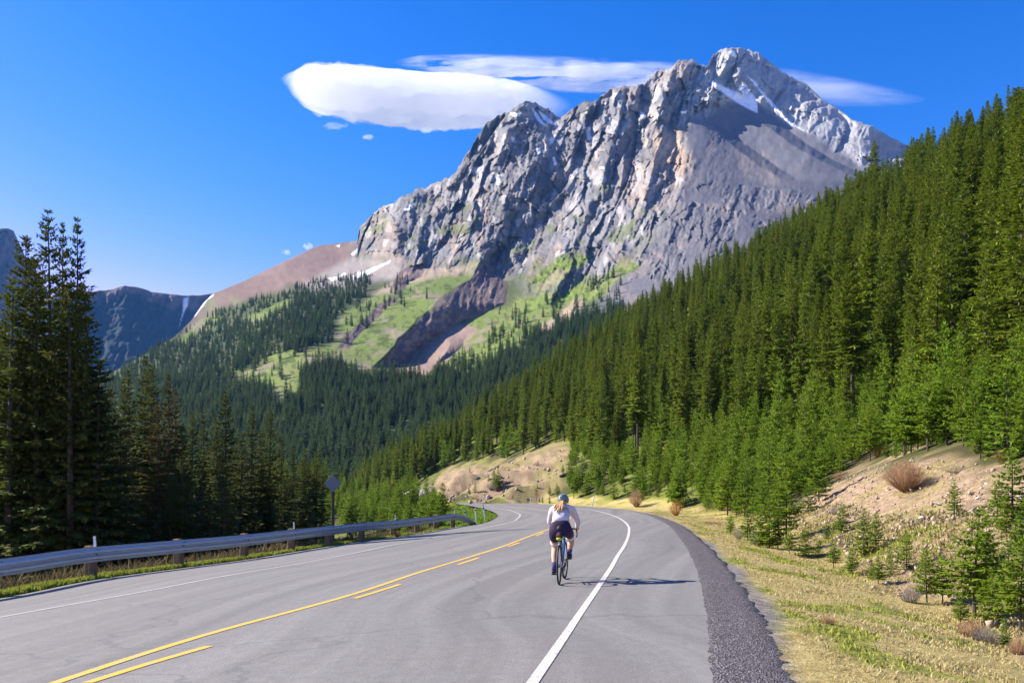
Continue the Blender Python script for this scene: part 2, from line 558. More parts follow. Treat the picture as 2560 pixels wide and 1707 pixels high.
# dense projected copy to place the painted lines by sight
K2, T2 = np.meshgrid(np.linspace(0, 419, 1680), np.linspace(0, 1, 401), indexing='ij')
R2 = road_pt(K2, T2).reshape(-1, 3); K2 = K2.ravel(); T2 = T2.ravel()
_ok = R2[:, 1] > 3
R2 = R2[_ok]; K2 = K2[_ok]; T2 = T2[_ok]
R2px = 1280 + F * R2[:, 0] / R2[:, 1]; R2py = HZ - F * (R2[:, 2] - CZ) / R2[:, 1]
def on_road(px, py):
    i = np.argmin((R2px - px) ** 2 + ((R2py - py) * 1.5) ** 2)
    k0, t0, dk, dt = K2[i], T2[i], .5, .005
    for _ in range(4):
        a, b = np.meshgrid(np.clip(k0 + np.linspace(-dk, dk, 21), 0, 419), np.clip(t0 + np.linspace(-dt, dt, 21), 0, 1))
        q = road_pt(a.ravel(), b.ravel())
        e = (1280 + F * q[:, 0] / q[:, 1] - px) ** 2 + (HZ - F * (q[:, 2] - CZ) / q[:, 1] - py) ** 2
        j = np.argmin(e); k0, t0 = a.ravel()[j], b.ravel()[j]; dk *= .25; dt *= .25
    return k0, t0

# ------------------------------------------------------------------ terrain heights
ctl = []
for i in range(0, 420, 14):
    a, b = E_in[i], E_out[i]
    j0, j1 = max(0, i - 3), min(419, i + 3)
    for e, sgn, prof in ((E_in, -1, ((.5, -.02), (1.6, -.25), (4.5, -1.7), (9, -3.4))), (E_out, 1, ((1.0, -.08), (2.6, -.33), (4.0, -.62)))):
        d = (e[j1] - e[j0])[:2]; d /= np.linalg.norm(d); nrm = np.array([d[1], -d[0]]) * sgn
        ctl.append((e[i][0], e[i][1], e[i][2] - .02))
        for off, dz in prof:
            if sgn < 0 and e[i][1] > 60: off *= .8; dz *= (.45 if off < 4 else .25)
            if sgn > 0 and e[i][1] > 45: dz *= .35
            p = e[i][:2] + nrm * off
            ctl.append((p[0], p[1], e[i][2] + dz))
for px, py, Y in ((2512, 1653, 10.4), (2357, 1564, 13.2), (2144, 1487, 17.2), (2008, 1402, 24.4), (1892, 1351, 33), (1757, 1303, 50),
                  (1970, 1294, 42), (2086, 1216, 45), (2163, 1177, 42), (2299, 1146, 36), (2434, 1189, 27), (2560, 1250, 20), (2300, 1330, 22.5), (2150, 1330, 30),
                  (2560, 1100, 33), (2000, 1160, 72), (2560, 900, 60), (2560, 600, 100), (2560, 420, 140), (2300, 900, 85), (2300, 600, 150), (2300, 510, 190),
                  (2000, 900, 130), (2000, 700, 200), (2000, 610, 260), (1750, 1220, 78), (1700, 1200, 90), (1700, 1000, 170), (1700, 820, 270), (1700, 750, 340),
                  (1420, 1170, 134), (1400, 1000, 260), (1400, 930, 340), (1250, 1175, 150), (1150, 1183, 176), (1060, 1215, 200), (1200, 1080, 260), (1100, 1160, 320),
                  (1000, 1215, 340), (1300, 1215, 131), (1550, 1200, 110), (1550, 1100, 150), ):
    ctl.append(tuple(at(px, py, Y)))
ctl += [(60, 430, 84), (170, 180, 100), (170, 330, 125), (20, 470, 62), (-20, 470, 34), (120, 100, 72), (60, 40, 24), (25, 5, 4), (60, 0, 20), (12, -8, .2), (30, -20, 5),
        (-30, 70, -7), (-26, 48, -5.4), (-40, 100, -7.5), (-22, 110, -4.6), (-18, 80, -4.2), (-24, 20, -4.5), (-26, -5, -4.5), (-60, 60, -9), (-60, 150, -7),
        (-60, 220, -4), (-60, 350, -2), (-110, 330, -3), (-120, 220, -6), (-200, 300, -2), (-200, 100, -12), (-100, 20, -12), (-110, 420, 1), (-200, 450, 4), (-60, 450, 3), (-35, 240, -1.0), (-30, 160, -2.0)]
ctl = np.array(ctl)
_k = []
for i in range(len(ctl)):
    if all((ctl[i, 0] - ctl[j, 0]) ** 2 + (ctl[i, 1] - ctl[j, 1]) ** 2 > .09 for j in _k): _k.append(i)
ctl = ctl[_k]
_tz = RBF(ctl[:, :2], ctl[:, 2], smooth=-.002)
def ground_z(x, y):
    x = np.atleast_1d(np.asarray(x, float)); y = np.atleast_1d(np.asarray(y, float))
    return _tz(np.stack([x, y], 1))
def gz(x, y): return float(ground_z([x], [y])[0])
def ground_hit(px, py, y0=6.0, y1=500.0):
    Y = np.geomspace(y0, y1, 700)
    X = (px - 1280) / F * Y; Z = CZ - (py - HZ) / F * Y
    b = np.nonzero(Z <= ground_z(X, Y))[0]
    i = b[0] if len(b) else len(Y) - 1
    return Vector((X[i], Y[i], gz(X[i], Y[i])))
def project(P):
    P = np.asarray(P)
    return 1280 + F * P[:, 0] / P[:, 1], HZ - F * (P[:, 2] - CZ) / P[:, 1]
ROADPOLY = np.concatenate([E_in[::6, :2], E_out[::-6, :2]])
BANK_NEAR = [(1940, 1310), (2060, 1215), (2150, 1165), (2290, 1140), (2420, 1150), (2600, 1180), (2600, 1640), (2440, 1560), (2300, 1480), (2100, 1400)]
BANK_FAR = [(1000, 1262), (1050, 1205), (1120, 1172), (1200, 1158), (1290, 1150), (1380, 1112), (1425, 1112), (1420, 1180), (1400, 1225), (1340, 1262), (1150, 1262)]

def build_ground():
    az = np.radians(np.concatenate([np.linspace(-70, -36, 40)[:-1], np.linspace(-36, 36, 420), np.linspace(36, 70, 40)[1:]]))
    r = np.geomspace(3.0, 620, 620)
    R, A = np.meshgrid(r, az, indexing='ij')
    x = (R * np.sin(A)).ravel(); y = (R * np.cos(A)).ravel() - 1.0
    z = ground_z(x, y)
    sd = poly_sd(x, y, ROADPOLY)
    do, so_ = line_d(x, y, E_out[::6, :2]); di, si = line_d(x, y, E_in[::6, :2])
    right = (do < di) & (so_ > 0)
    px = 1280 + F * x / np.maximum(y, .5); py = HZ - F * (z - CZ) / np.maximum(y, .5)
    wob = fbm(x * .35, y * .35, 3, 3)
    bn = smooth01(.5 + (poly_sd(px, py, BANK_NEAR) + wob * 60) / 60) * (y < 60) * right
    bf = smooth01(.5 + (poly_sd(px, py, BANK_FAR) + wob * 14) / 14) * (y > 100) * right
    n1 = fbm(x * 1.3, y * 1.3, 5, 4); n2 = fbm(x * .25, y * .25, 8, 3)
    z = z + np.clip(do - 1.2, 0, 1) * right * (.05 * n1 + .05 * n2)
    z = z + bn * (.16 * ridged(x * .9, y * .9, 21, 4) + .10 * fbm(x * 3, y * 3, 23, 3) - .1)
    z = z + bf * (.7 * ridged(x * .2, z * .35, 31, 5) - .3 + .6 * fbm(x * .5, y * .5, 32, 4))
    z = z - (sd > -.45) * (.05 + .3 * smooth01((sd + .45) / 1.0))
    # ground cover colours (albedo of each kind of ground)
    dry = np.array((.46, .36, .14)); grn = np.array((.22, .25, .04)); duff = np.array((.085, .06, .035)); scree = np.array((.33, .235, .15))
    moss = np.array((.055, .085, .016)); tan = np.array((.29, .21, .125)); lush = np.array((.15, .22, .03)); grav = np.array((.24, .215, .19))
    C = np.tile(duff, (len(x), 1))
    def lay(c, m):
        nonlocal C
        m = np.clip(m, 0, 1)[:, None]; C = C * (1 - m) + c * m
    lay(moss, .5 + .5 * fbm(x * .6, y * .6, 41, 3))
    lay(grn, smooth01(.5 + n2 * 1.5) * .6 * (y > 60))
    verge = right * smooth01((6.2 - do - wob * 1.2) / 1.2)
    lay(dry, verge)
    lay(grn, verge * smooth01((fbm(x * .8, y * .5, 51, 4) - .08) * 4) * .75)
    lay(grav, right * smooth01((1.0 - do + wob * .3) / .35))
    lay(scree, bn)
    lay(np.array((.27, .22, .085)), bn * smooth01((fbm(x * .7, y * .7, 61, 4) + .08) * 3) * .7)
    lay(tan, bf)
    lay(np.array((.20, .18, .06)), bf * smooth01((fbm(x * .18, y * .1, 71, 4)) * 4 + .25) * .7)
    lay(np.array((.17, .115, .075)), bf * smooth01((fbm(x * .6, z * .9, 73, 4) - .1) * 5) * .6)
    left = (si < 0) & (di < do)
    lay(np.array((.17, .18, .022)), left * smooth01((1.7 - di + wob * .4) / .5))
    infield = left * (y > 57) * smooth01((x + 9.5 + wob * 2) / 2.5)
    lay(lush, infield)
    val = (x < -20) * smooth01((y - 170) / 60.)
    lay(np.array((.09, .11, .025)), val * .8)
    me = np_mesh('ground', np.stack([x, y, z], 1), grid_faces(len(r), len(az))[:, ::-1], smooth=True, attrs={'cover': C, 'stony': np.clip(bn + bf * .7 + right * (do < 1.2), 0, 1)})
    g = NG('ground_cover'); g.set(.95, 0, .1)
    c = g.n('Attribute', attribute_name='cover').outputs['Color']; s = g.n('Attribute', attribute_name='stony').outputs['Fac']
    P = g.n('NewGeometry').outputs['Position']
    n1 = g.noise(9, 6, P, .7); n2 = g.noise(40, 4, P, .7)
    v = g.math('MULTIPLY_ADD', n1, 1.2, .4); v2 = g.math('MULTIPLY_ADD', n2, .8, .6)
    hsv = g.n('HueSaturation'); g.l(c, hsv.inputs['Color']); g.l(g.math('MULTIPLY', v, v2), hsv.inputs['Value'])
    vor = g.n('TexVoronoi'); vor.inputs['Scale'].default_value = 7; g.l(P, vor.inputs['Vector'])
    bw = g.n('RGBToBW'); g.l(vor.outputs['Color'], bw.inputs[0])
    chips = g.mix(g.math('MULTIPLY', s, .5), hsv.outputs[0], bw.outputs[0], 'SOFT_LIGHT')
    g.col(chips)
    h = g.math('ADD', n1, g.math('MULTIPLY', n2, .5))
    g.bump(h, .8, .12)
    me.materials.append(g.m)
    return tag(link(bpy.data.objects.new('ground', me)), kind='structure')
build_ground()
# valley plain that carries the ground on to the horizon, well below everything seen
pm = MB(); pm.add([(-5000, -1500, -60), (5000, -1500, -60), (5000, 5200, -60), (-5000, 5200, -60)], [(0, 1, 2, 3)])
tag(pm.build('terrain', simple('far_plain', (.06, .08, .03), .95, 0, .1)), kind='structure')

# ------------------------------------------------------------------ road
def asphalt():
    g = NG('worn_asphalt'); g.set(.82, 0, .25)
    uv = g.n('UVMap').outputs['UV']
    sx = g.n('SeparateXYZ'); g.l(uv, sx.inputs[0])
    P = g.n('NewGeometry').outputs['Position']
    cb = g.n('CombineXYZ'); g.l(g.math('MULTIPLY', sx.outputs[0], .035), cb.inputs[0]); g.l(g.math('MULTIPLY', sx.outputs[1], 1.3), cb.inputs[1])
    streak = g.noise(1.0, 5, cb.outputs[0], .6)
    patch = g.noise(.22, 4, P, .6); fine = g.noise(70, 3, P, .8); mid = g.noise(6, 5, P, .7)
    c = g.ramp(streak, [(.30, (.138, .132, .122)), (.5, (.177, .169, .155)), (.68, (.217, .207, .190))])
    c = g.mix(g.math('MULTIPLY', g.ramp(patch, [(.5, (0, 0, 0)), (.7, (1, 1, 1))]), .4), c, (.195, .170, .155))
    c = g.mix(.55, c, g.ramp(fine, [(.36, (.2, .2, .2)), (.5, (.5, .5, .5)), (.64, (.78, .78, .78))]), 'OVERLAY')
    c = g.mix(.4, c, g.ramp(mid, [(.3, (.36, .36, .36)), (.7, (.62, .62, .62))]), 'OVERLAY')
    # gritty band near the inner edge (uv.y runs 0 inner .. metres outward)
    grit = g.math('MULTIPLY', g.ramp(g.noise(22, 2, P, .9), [(.56, (0, 0, 0)), (.64, (1, 1, 1))]), g.ramp(g.math('DIVIDE', sx.outputs[1], 6.0), [(.35, (1, 1, 1)), (.9, (.12, .12, .12))]))
    c = g.mix(g.math('MULTIPLY', grit, .55), c, (.12, .115, .11))
    # hairline cracks
    wv = g.n('TexVoronoi', feature='DISTANCE_TO_EDGE'); wv.inputs['Scale'].default_value = .16
    ds = g.n('VectorMath', operation='ADD'); g.l(P, ds.inputs[0])
    nz = g.n('TexNoise'); nz.inputs['Scale'].default_value = .8; nz.inputs['Detail'].default_value = 5; g.l(P, nz.inputs['Vector'])
    sc_ = g.n('VectorMath', operation='SCALE'); g.l(nz.outputs['Color'], sc_.inputs[0]); sc_.inputs['Scale'].default_value = 1.6
    g.l(sc_.outputs[0], ds.inputs[1]); g.l(ds.outputs[0], wv.inputs['Vector'])
    ck = g.math('MULTIPLY', g.math('LESS_THAN', wv.outputs['Distance'], .005), .38)
    c = g.mix(ck, c, (.09, .09, .09))
    g.col(c)
    g.bump(g.math('ADD', fine, g.math('MULTIPLY', mid, .5)), .35, .012)
    return g.m

def strip_mesh(name, P, mat, uv=None, skirt=None):
    nr, nc = P.shape[:2]
    me = np_mesh(name, P.reshape(-1, 3), grid_faces(nr, nc), [mat], smooth=True)
    if uv is not None:
        lay = me.uv_layers.new(name='UVMap')
        vi = np.empty(len(me.loops), np.int32); me.loops.foreach_get('vertex_index', vi)
        lay.data.foreach_set('uv', uv.reshape(-1, 2)[vi].astype(np.float32).ravel())
    return link(bpy.data.objects.new(name, me))
_mid = (E_in + E_out) / 2
ARC = np.concatenate([[0], np.cumsum(np.linalg.norm(np.diff(_mid, axis=0), axis=1))])
WID = np.linalg.norm((E_out - E_in)[:, :2], axis=1)
ruv = np.stack([np.repeat(ARC[:, None], NT, 1), TT * WID[:, None]], 2)
RPs = RP
tag(strip_mesh('road', RPs, asphalt(), ruv), kind='structure')

# gravel shoulder on the outer side
def gravel():
    g = NG('dark_gravel'); g.set(.95, 0, .15)
    P = g.n('NewGeometry').outputs['Position']
    v = g.n('TexVoronoi'); v.inputs['Scale'].default_value = 55; g.l(P, v.inputs['Vector'])
    n = g.noise(2.0, 5, P, .7)
    bw = g.n('RGBToBW'); g.l(v.outputs['Color'], bw.inputs[0])
    c = g.ramp(bw.outputs[0], [(.15, (.06, .05, .052)), (.5, (.14, .122, .125)), (.72, (.21, .19, .19)), (.9, (.42, .40, .40))])
    c = g.mix(g.math('MULTIPLY', n, .5), c, (.10, .085, .085))
    g.col(c); g.bump(v.outputs['Distance'], 1.0, .03)
    return g.m
nk = 420
dd = np.gradient(E_out[:, :2], axis=0); dd /= np.linalg.norm(dd, axis=1)[:, None]; nO = np.stack([dd[:, 1], -dd[:, 0]], 1)
dd2 = np.gradient(E_in[:, :2], axis=0); dd2 /= np.linalg.norm(dd2, axis=1)[:, None]; nI = np.stack([-dd2[:, 1], dd2[:, 0]], 1)
offs = np.array([-.10, -.03, .06, .18, .34, .5, .62, .76])
GP = np.zeros((nk, len(offs), 3))
edge_w = fbm(np.arange(nk) * .9, np.zeros(nk), 91, 4)
for j, of in enumerate(offs):
    ww = of * (1 + (.12 * edge_w if of > .3 else 0)) * np.where(E_out[:, 1] > 60, .55, 1) if of > 0 else np.full(nk, of)
    GP[:, j, :2] = E_out[:, :2] + nO * (ww + (.03 * edge_w if of < 0 else 0))[:, None]
    GP[:, j, 2] = E_out[:, 2] + ([-.004, .004][j] if of < 0 else [0, 0, .006, -.005, -.015, -.025, -.06, -.2][j])
tag(strip_mesh('gravel_shoulder', GP, gravel()), kind='structure')

# painted lines
def paint(name, c, wear):
    g = NG(name); g.set(.7, 0, .3)
    P = g.n('NewGeometry').outputs['Position']
    n = g.noise(18, 5, P, .75); n2 = g.noise(90, 2, P, .7)
    f = g.ramp(g.math('ADD', g.math('MULTIPLY', n, .7), g.math('MULTIPLY', n2, .3)), [(wear, (0, 0, 0)), (wear + .08, (1, 1, 1))])
    g.col(g.mix(f, (.30, .29, .28), c)); g.bump(n2, .3, .01)
    return g.m
M_white = paint('white_road_paint', (.62, .57, .50), .42)
M_white2 = paint('dusty_white_road_paint', (.50, .47, .43), .46)
M_yel = paint('yellow_road_paint', (.66, .385, .02), .41)
def stripe(name, pix, width, mat, label=None, step=.6):
    kt = [on_road(px, py) for px, py in pix]
    ks = np.array([a for a, b in kt]); ts = np.array([b for a, b in kt])
    o_ = np.argsort(ks); ks = ks[o_]; ts = ts[o_]
    keep = np.concatenate([[True], np.diff(ks) > .3]); ks = ks[keep]; ts = ts[keep]
    L = abs(np.interp(ks[-1], np.arange(420), ARC) - np.interp(ks[0], np.arange(420), ARC))
    n = max(4, int(L / step))
    # even steps along the road, lateral position interpolated between the sighted points
    av = np.linspace(np.interp(ks[0], np.arange(420), ARC), np.interp(ks[-1], np.arange(420), ARC), n)
    kk = np.interp(av, ARC, np.arange(420)); tt = np.interp(kk, ks, ts)
    if n > 20:
        m = 7; ker = np.hanning(m + 2)[1:-1]; ker /= ker.sum()
        ext = lambda a: np.convolve(np.concatenate([2 * a[0] - a[m // 2:0:-1], a, 2 * a[-1] - a[-2:-m // 2 - 1:-1]]), ker, 'valid')
        tt = ext(tt)
    wd = np.interp(kk, np.arange(420), WID)
    cols = []
    for of in (-.5, -.17, .17, .5):
        p = road_pt(kk, np.clip(tt + of * width / wd, 0.002, .998)); p[:, 2] += .006
        cols.append(p)
    return tag(strip_mesh(name, np.stack(cols, 1), mat), kind='structure')
YL = [(155, 1700), (464, 1599.4), (658, 1547), (900, 1481), (1001, 1446.5), (1129, 1405.8), (1264, 1363), (1373, 1322.6), (1410, 1306), (1425, 1294), (1412, 1284), (1374, 1276.5), (1290, 1268), (1200, 1261.5)]
stripe('road_centre_line', [(60, 1733)] + YL, .13, M_yel)
for i, sgm in enumerate(([(217, 1707), (370, 1659), (523, 1615)], [(887, 1495.6), (945, 1478), (1001, 1460)], [(1144.6, 1411), (1170, 1403), (1197, 1394)], [(1270, 1366), (1285, 1361), (1299, 1356)], [(1340, 1339), (1350, 1335), (1358, 1331)])):
    stripe('road_centre_dash', sgm, .12, M_yel, step=.3)
stripe('road_edge_line', [(1290, 1766), (1330, 1707), (1419, 1580), (1508.5, 1448), (1545, 1386.5), (1572, 1336), (1573.5, 1320.7), (1562.7, 1305), (1535.6, 1289.7), (1497, 1278), (1435, 1270), (1380, 1264.5), (1300, 1260.3), (1210, 1258)], .10, M_white)
stripe('road_edge_line', [(-250, 1590), (0, 1542), (224.5, 1502.6), (449, 1462), (677, 1421), (871, 1385.7), (955, 1367), (1071, 1346), (1170, 1327), (1250, 1311), (1292, 1297), (1300, 1287), (1280, 1277), (1225, 1267)], .13, M_white2)

# ------------------------------------------------------------------ the mountain (sighted skyline, surveyed distances, real relief)
D = 1.0885
SKY = [(-60, 1060), (120, 985), (256, 945), (359, 887), (435, 843), (479, 800), (509, 757), (533, 733), (610, 702), (697, 659), (795, 615), (860, 607), (893, 603), (899, 567), (930, 533), (980, 506),
       (1045, 470), (1088, 462), (1137, 430), (1154, 403), (1197, 337), (1219, 305), (1252, 288), (1284, 272), (1322, 254), (1361, 267), (1399, 293), (1415, 286), (1459, 256), (1480, 262),
       (1524, 223), (1567, 217), (1611, 207), (1633, 185), (1682, 163), (1698, 151), (1769, 161), (1785, 131), (1818, 122), (1883, 128), (1921, 152), (1959, 180), (2014, 212), (2068, 256), (2123, 294), (2177, 316),
       (2260, 360), (2400, 440), (2500, 500)]
YC = [(-60, 1060, 900), (256, 945, 1050), (435, 843, 1350), (509, 757, 1900), (610, 702, 2000), (795, 615, 1950), (893, 603, 1850), (930, 533, 1780), (1088, 462, 1740), (1154, 403, 1700), (1197, 337, 1680),
      (1322, 254, 1740), (1399, 293, 1760), (1459, 256, 1720), (1567, 217, 1760), (1698, 151, 1830), (1818, 122, 1900), (1921, 152, 1850), (2068, 256, 1750), (2177, 316, 1650), (2260, 360, 1570), (2500, 500, 1700),
      (1000, 590, 1500), (1200, 500, 1500), (1400, 400, 1570), (1600, 350, 1530), (1700, 300, 1560), (1850, 300, 1660), (2000, 350, 1500), (950, 680, 1370), (1150, 670, 1260), (1300, 640, 1190), (1450, 600, 1160),
      (1600, 600, 1080), (1700, 500, 1180), (1900, 450, 1300), (2050, 430, 1320), (700, 800, 1020), (900, 800, 960), (1100, 750, 1010), (1300, 760, 950), (1450, 720, 960), (1650, 700, 880), (1900, 600, 950), (2300, 500, 1300),
      (400, 950, 850), (700, 950, 770), (950, 960, 730), (1200, 900, 740), (1400, 830, 770), (600, 760, 1500), (760, 720, 1350), (300, 1120, 560), (600, 1120, 540), (900, 1120, 520), (1200, 1050, 560),
      (0, 1255, 420), (300, 1255, 400), (600, 1255, 395), (900, 1255, 390), (1200, 1255, 395), (1400, 1255, 400), (1400, 1000, 560), (1800, 800, 700), (2400, 800, 800), (2400, 1255, 420), (1900, 1255, 410)]

def build_mountain():
    xs = np.arange(-60, 2480, 2.55)
    sx = np.array([p[0] for p in SKY], float); sy = np.array([p[1] for p in SKY], float)
    sky = np.interp(xs, sx, sy)
    rk = smooth01((xs - 885) / 30) * smooth01((2420 - xs) / 200)
    sky = sky + rk * (9 * fbm(xs / 42, xs * 0, 1, 3) + 7 * (np.abs(fbm(xs / 17, xs * 0, 2, 3)) - .3) + 3.5 * fbm(xs / 6, xs * 0, 3, 2)) * np.where(xs > 1900, .5, 1)
    sky = sky + (1 - rk) * 2.0 * fbm(xs / 60, xs * 0, 4, 3)
    nr = 500
    t = np.linspace(0, 1, nr)
    PY = 1262 + (sky[None] - 1262) * t[:, None]
    PX = np.repeat(xs[None], nr, 0)
    px = PX.ravel(); py = PY.ravel()
    Yc = np.array(YC, float)
    tps = RBF(Yc[:, :2] / 1000, np.log(Yc[:, 2]), smooth=1e-3)
    # coarse evaluation then bilinear
    gx = np.arange(-80, 2520, 20.); gy = np.arange(60, 1300, 20.)
    GX, GY = np.meshgrid(gx, gy); G = tps(np.stack([GX.ravel(), GY.ravel()], 1) / 1000).reshape(GX.shape)
    ker = np.array([1, 2, 3, 2, 1.]); ker /= ker.sum()
    for ax in (0, 1):
        G = np.apply_along_axis(lambda a: np.convolve(np.pad(a, 2, mode='edge'), ker, 'valid'), ax, G)
    fx = (px + 80) / 20; fy = (py - 60) / 20; ix = np.clip(fx.astype(int), 0, len(gx) - 2); iy = np.clip(fy.astype(int), 0, len(gy) - 2); fx -= ix; fy -= iy
    Y0 = np.exp((G[iy, ix] * (1 - fx) + G[iy, ix + 1] * fx) * (1 - fy) + (G[iy + 1, ix] * (1 - fx) + G[iy + 1, ix + 1] * fx) * fy)
    m_px = Y0 / F                                   # metres per photograph pixel at this distance
    wx = 14 * fbm(px / 60, py / 60, 71, 4); wy = 14 * fbm(px / 60, py / 60, 72, 4)
    wpx = px + wx; wpy = py + wy
    def pm_(P, feather, warp=1.0):
        return smooth01(.5 + poly_sd(px + wx * warp, py + wy * warp, P) / feather)
    top = np.repeat(sky[None], nr, 0).ravel()
    below = py - top
    # --- kinds of ground
    crag = pm_([(880, 560), (930, 500), (1150, 360), (1320, 200), (1500, 150), (1800, 60), (1850, 150), (1800, 250), (1720, 280), (1690, 330), (1730, 420), (1690, 520), (1620, 600), (1540, 660), (1500, 720), (1400, 770), (1330, 740),
                (1290, 690), (1250, 700), (1180, 650), (1040, 690), (985, 650), (905, 640)], 70, 2.2)
    summit = pm_([(1780, 60), (1850, 60), (2280, 330), (2300, 420), (2160, 420), (2080, 370), (1960, 300), (1880, 240), (1800, 260), (1740, 290), (1700, 250)], 30)
    brown = pm_([(430, 800), (520, 700), (800, 580), (900, 590), (915, 640), (880, 655), (800, 690), (670, 735), (530, 775), (470, 850)], 26)
    talus = pm_([(900, 640), (1000, 670), (1010, 700), (930, 700), (790, 715), (760, 700)], 22)
    grass = np.zeros_like(px)
    MEAD = [[(560, 930), (640, 915), (690, 875), (760, 870), (835, 835), (850, 800), (940, 735), (1080, 695), (1190, 652), (1180, 690), (1050, 800), (960, 895), (925, 935), (870, 925), (840, 895), (760, 905), (735, 1000), (690, 1010), (660, 960), (600, 945)],
            [(1010, 945), (1100, 905), (1175, 800), (1250, 765), (1300, 745), (1395, 735), (1490, 700), (1560, 650), (1600, 660), (1500, 740), (1440, 770), (1350, 820), (1260, 890), (1150, 945)],
            [(610, 800), (720, 750), (740, 757), (640, 805)], [(1150, 815), (1200, 780), (1290, 762), (1300, 790), (1190, 830)],
            [(1330, 700), (1400, 640), (1480, 640), (1420, 700), (1350, 735)], [(440, 860), (500, 800), (560, 770), (540, 800), (470, 860)]]
    for P in MEAD: grass = np.maximum(grass, pm_(P, 16))
    slump = pm_([(985, 940), (1045, 866), (1144, 808), (1194, 822), (1180, 850), (1100, 912), (1040, 945)], 14)
    path = np.maximum(pm_([(930, 735), (1000, 695), (1060, 675), (1190, 660), (1150, 680), (1060, 705), (985, 735)], 14), pm_([(1330, 840), (1400, 770), (1450, 745), (1465, 760), (1400, 820), (1350, 850)], 18))
    dome = pm_([(1500, 760), (1560, 680), (1650, 580), (1720, 500), (1760, 400), (1780, 300), (1900, 380), (2060, 500), (2060, 620), (1700, 760), (1560, 800)], 30)
    # --- rock relief: tilted slabs (steep faces to the right, broad faces to the left), as depth in metres
    def slabs(lam, lean, seed, amp, asym=.52, seg=2.3, warp=.75):
        c = px * .93 + py * lean + warp * lam * fbm(px / (2.2 * lam), py / (3.4 * lam), seed, 3)
        l = py - px * lean
        q = c / lam; i = np.floor(q); f = q - i
        l2 = l / (seg * lam) + _h(i.astype(np.int64), i.astype(np.int64) * 0, seed + 5) * 9 + .5 * fbm(px / lam, py / lam, seed + 9, 2)
        j = np.floor(l2); fl = l2 - j
        a = .1 + 1.5 * _h(i.astype(np.int64), j.astype(np.int64), seed + 3)
        saw = np.where(f < asym, -f / asym, -1 + (f - asym) / (1 - asym))
        env = smooth01(fl / .25) * smooth01((1 - fl) / .12)
        return amp * lam * m_px * a * (saw + .5) * env
    def facets(sx_, sy_, seed, amp, tone=None, tilt=.30):
        # broken rock: every cell of a jittered lattice is a tilted plane of its own, standing proud or set back
        u = (px + py * tilt + 10 * fbm(px / 50, py / 50, seed, 2)) / sx_; v_ = (py - px * .12) / sy_
        iu = np.floor(u).astype(np.int64); iv = np.floor(v_).astype(np.int64)
        best = np.full(px.shape, 9e9); out = np.zeros(px.shape); tn = np.zeros(px.shape)
        for a_ in (-1, 0, 1):
            for b_ in (-1, 0, 1):
                cx_ = iu + a_; cy_ = iv + b_
                ju = cx_ + .15 + .7 * _h(cx_, cy_, seed); jv = cy_ + .15 + .7 * _h(cx_, cy_, seed + 1)
                du = u - ju; dv = v_ - jv; d_ = du * du + dv * dv
                k1 = (_h(cx_, cy_, seed + 2) - .5) * 2; k2 = (_h(cx_, cy_, seed + 3) - .5) * 2; k0 = (_h(cx_, cy_, seed + 4) - .5)
                h_ = k0 * .8 + np.sign(k1) * (.35 + .9 * np.abs(k1)) * du + .8 * k2 * dv
                mm = d_ < best
                best = np.where(mm, d_, best); out = np.where(mm, h_, out); tn = np.where(mm, _h(cx_, cy_, seed + 5), tn)
        return amp * sx_ * m_px * out, tn
    f1, t1_ = facets(46, 120, 401, .62); f2, t2_ = facets(20, 52, 402, .66); f3, t3_ = facets(9.5, 22, 403, .62, tilt=.2)
    g1, _ = facets(60, 34, 404, .45, tilt=-.5); g2, _ = facets(14, 10, 405, .5, tilt=-.3)
    rockm = np.clip(crag + .6 * summit, 0, 1)
    rel = slabs(160, .42, 11, .5) + slabs(74, .36, 12, .55) + .8 * f1 + f2 + f3 + .55 * g1 + .8 * g2 + slabs(30, .30, 13, .4)
    rel += 8 * m_px * fbm(px / 50, py / 40, 16, 5) + 4 * m_px * fbm(px / 9, py / 8, 17, 4)
    rel += -16 * m_px * (ridged(px / 90 + py / 300, py / 170, 18, 4) - .5)
    # ledges: cliff bands and benches
    lb = (py * 1.0 + px * .45) / 46 + 1.2 * fbm(px / 130, py / 90, 19, 4)
    fb = lb - np.floor(lb)
    rel += 22 * m_px * (np.where(fb < .7, fb / .7, (1 - fb) / .3) - .5) * (.3 + .7 * vnoise(px / 160, py / 120, 20))
    edge = smooth01(below / 14)
    dY = rel * rockm * (.25 + .75 * edge)
    # gentler ground: gullies and bumps
    soft = (1 - rockm)
    dY += soft * m_px * (14 * fbm(px / 90 + py / 160, py / 260 - px / 300, 25, 5) + 3.5 * fbm(px / 22, py / 22, 26, 4)) * edge
    gul = (px * .62 + py * .78) / 34 + .5 * fbm(px / 60, py / 60, 27, 3)
    dY += soft * m_px * 5 * np.abs((gul - np.floor(gul)) - .5) * brown
    stoney = np.clip(dome + talus + summit + brown * .3, 0, 1)
    dY += stoney * m_px * (4.0 * (ridged(px / 13, py / 11, 28, 4) - .5) + 2.5 * fbm(px / 5, py / 5, 29, 2)) * edge
    outcrop = dome * smooth01((fbm(px / 60 + py / 200, py / 45, 411, 4) + .16) * 4) * smooth01((py - 400) / 120)
    dY += outcrop * (f3 + .7 * g2 + 1.1 * f2 + .5 * f1 + .5 * g1)
    # --- steep walls that fall away to the right: (rim, toe, depth m, how fast the ground comes back)
    wallm = np.zeros_like(px)
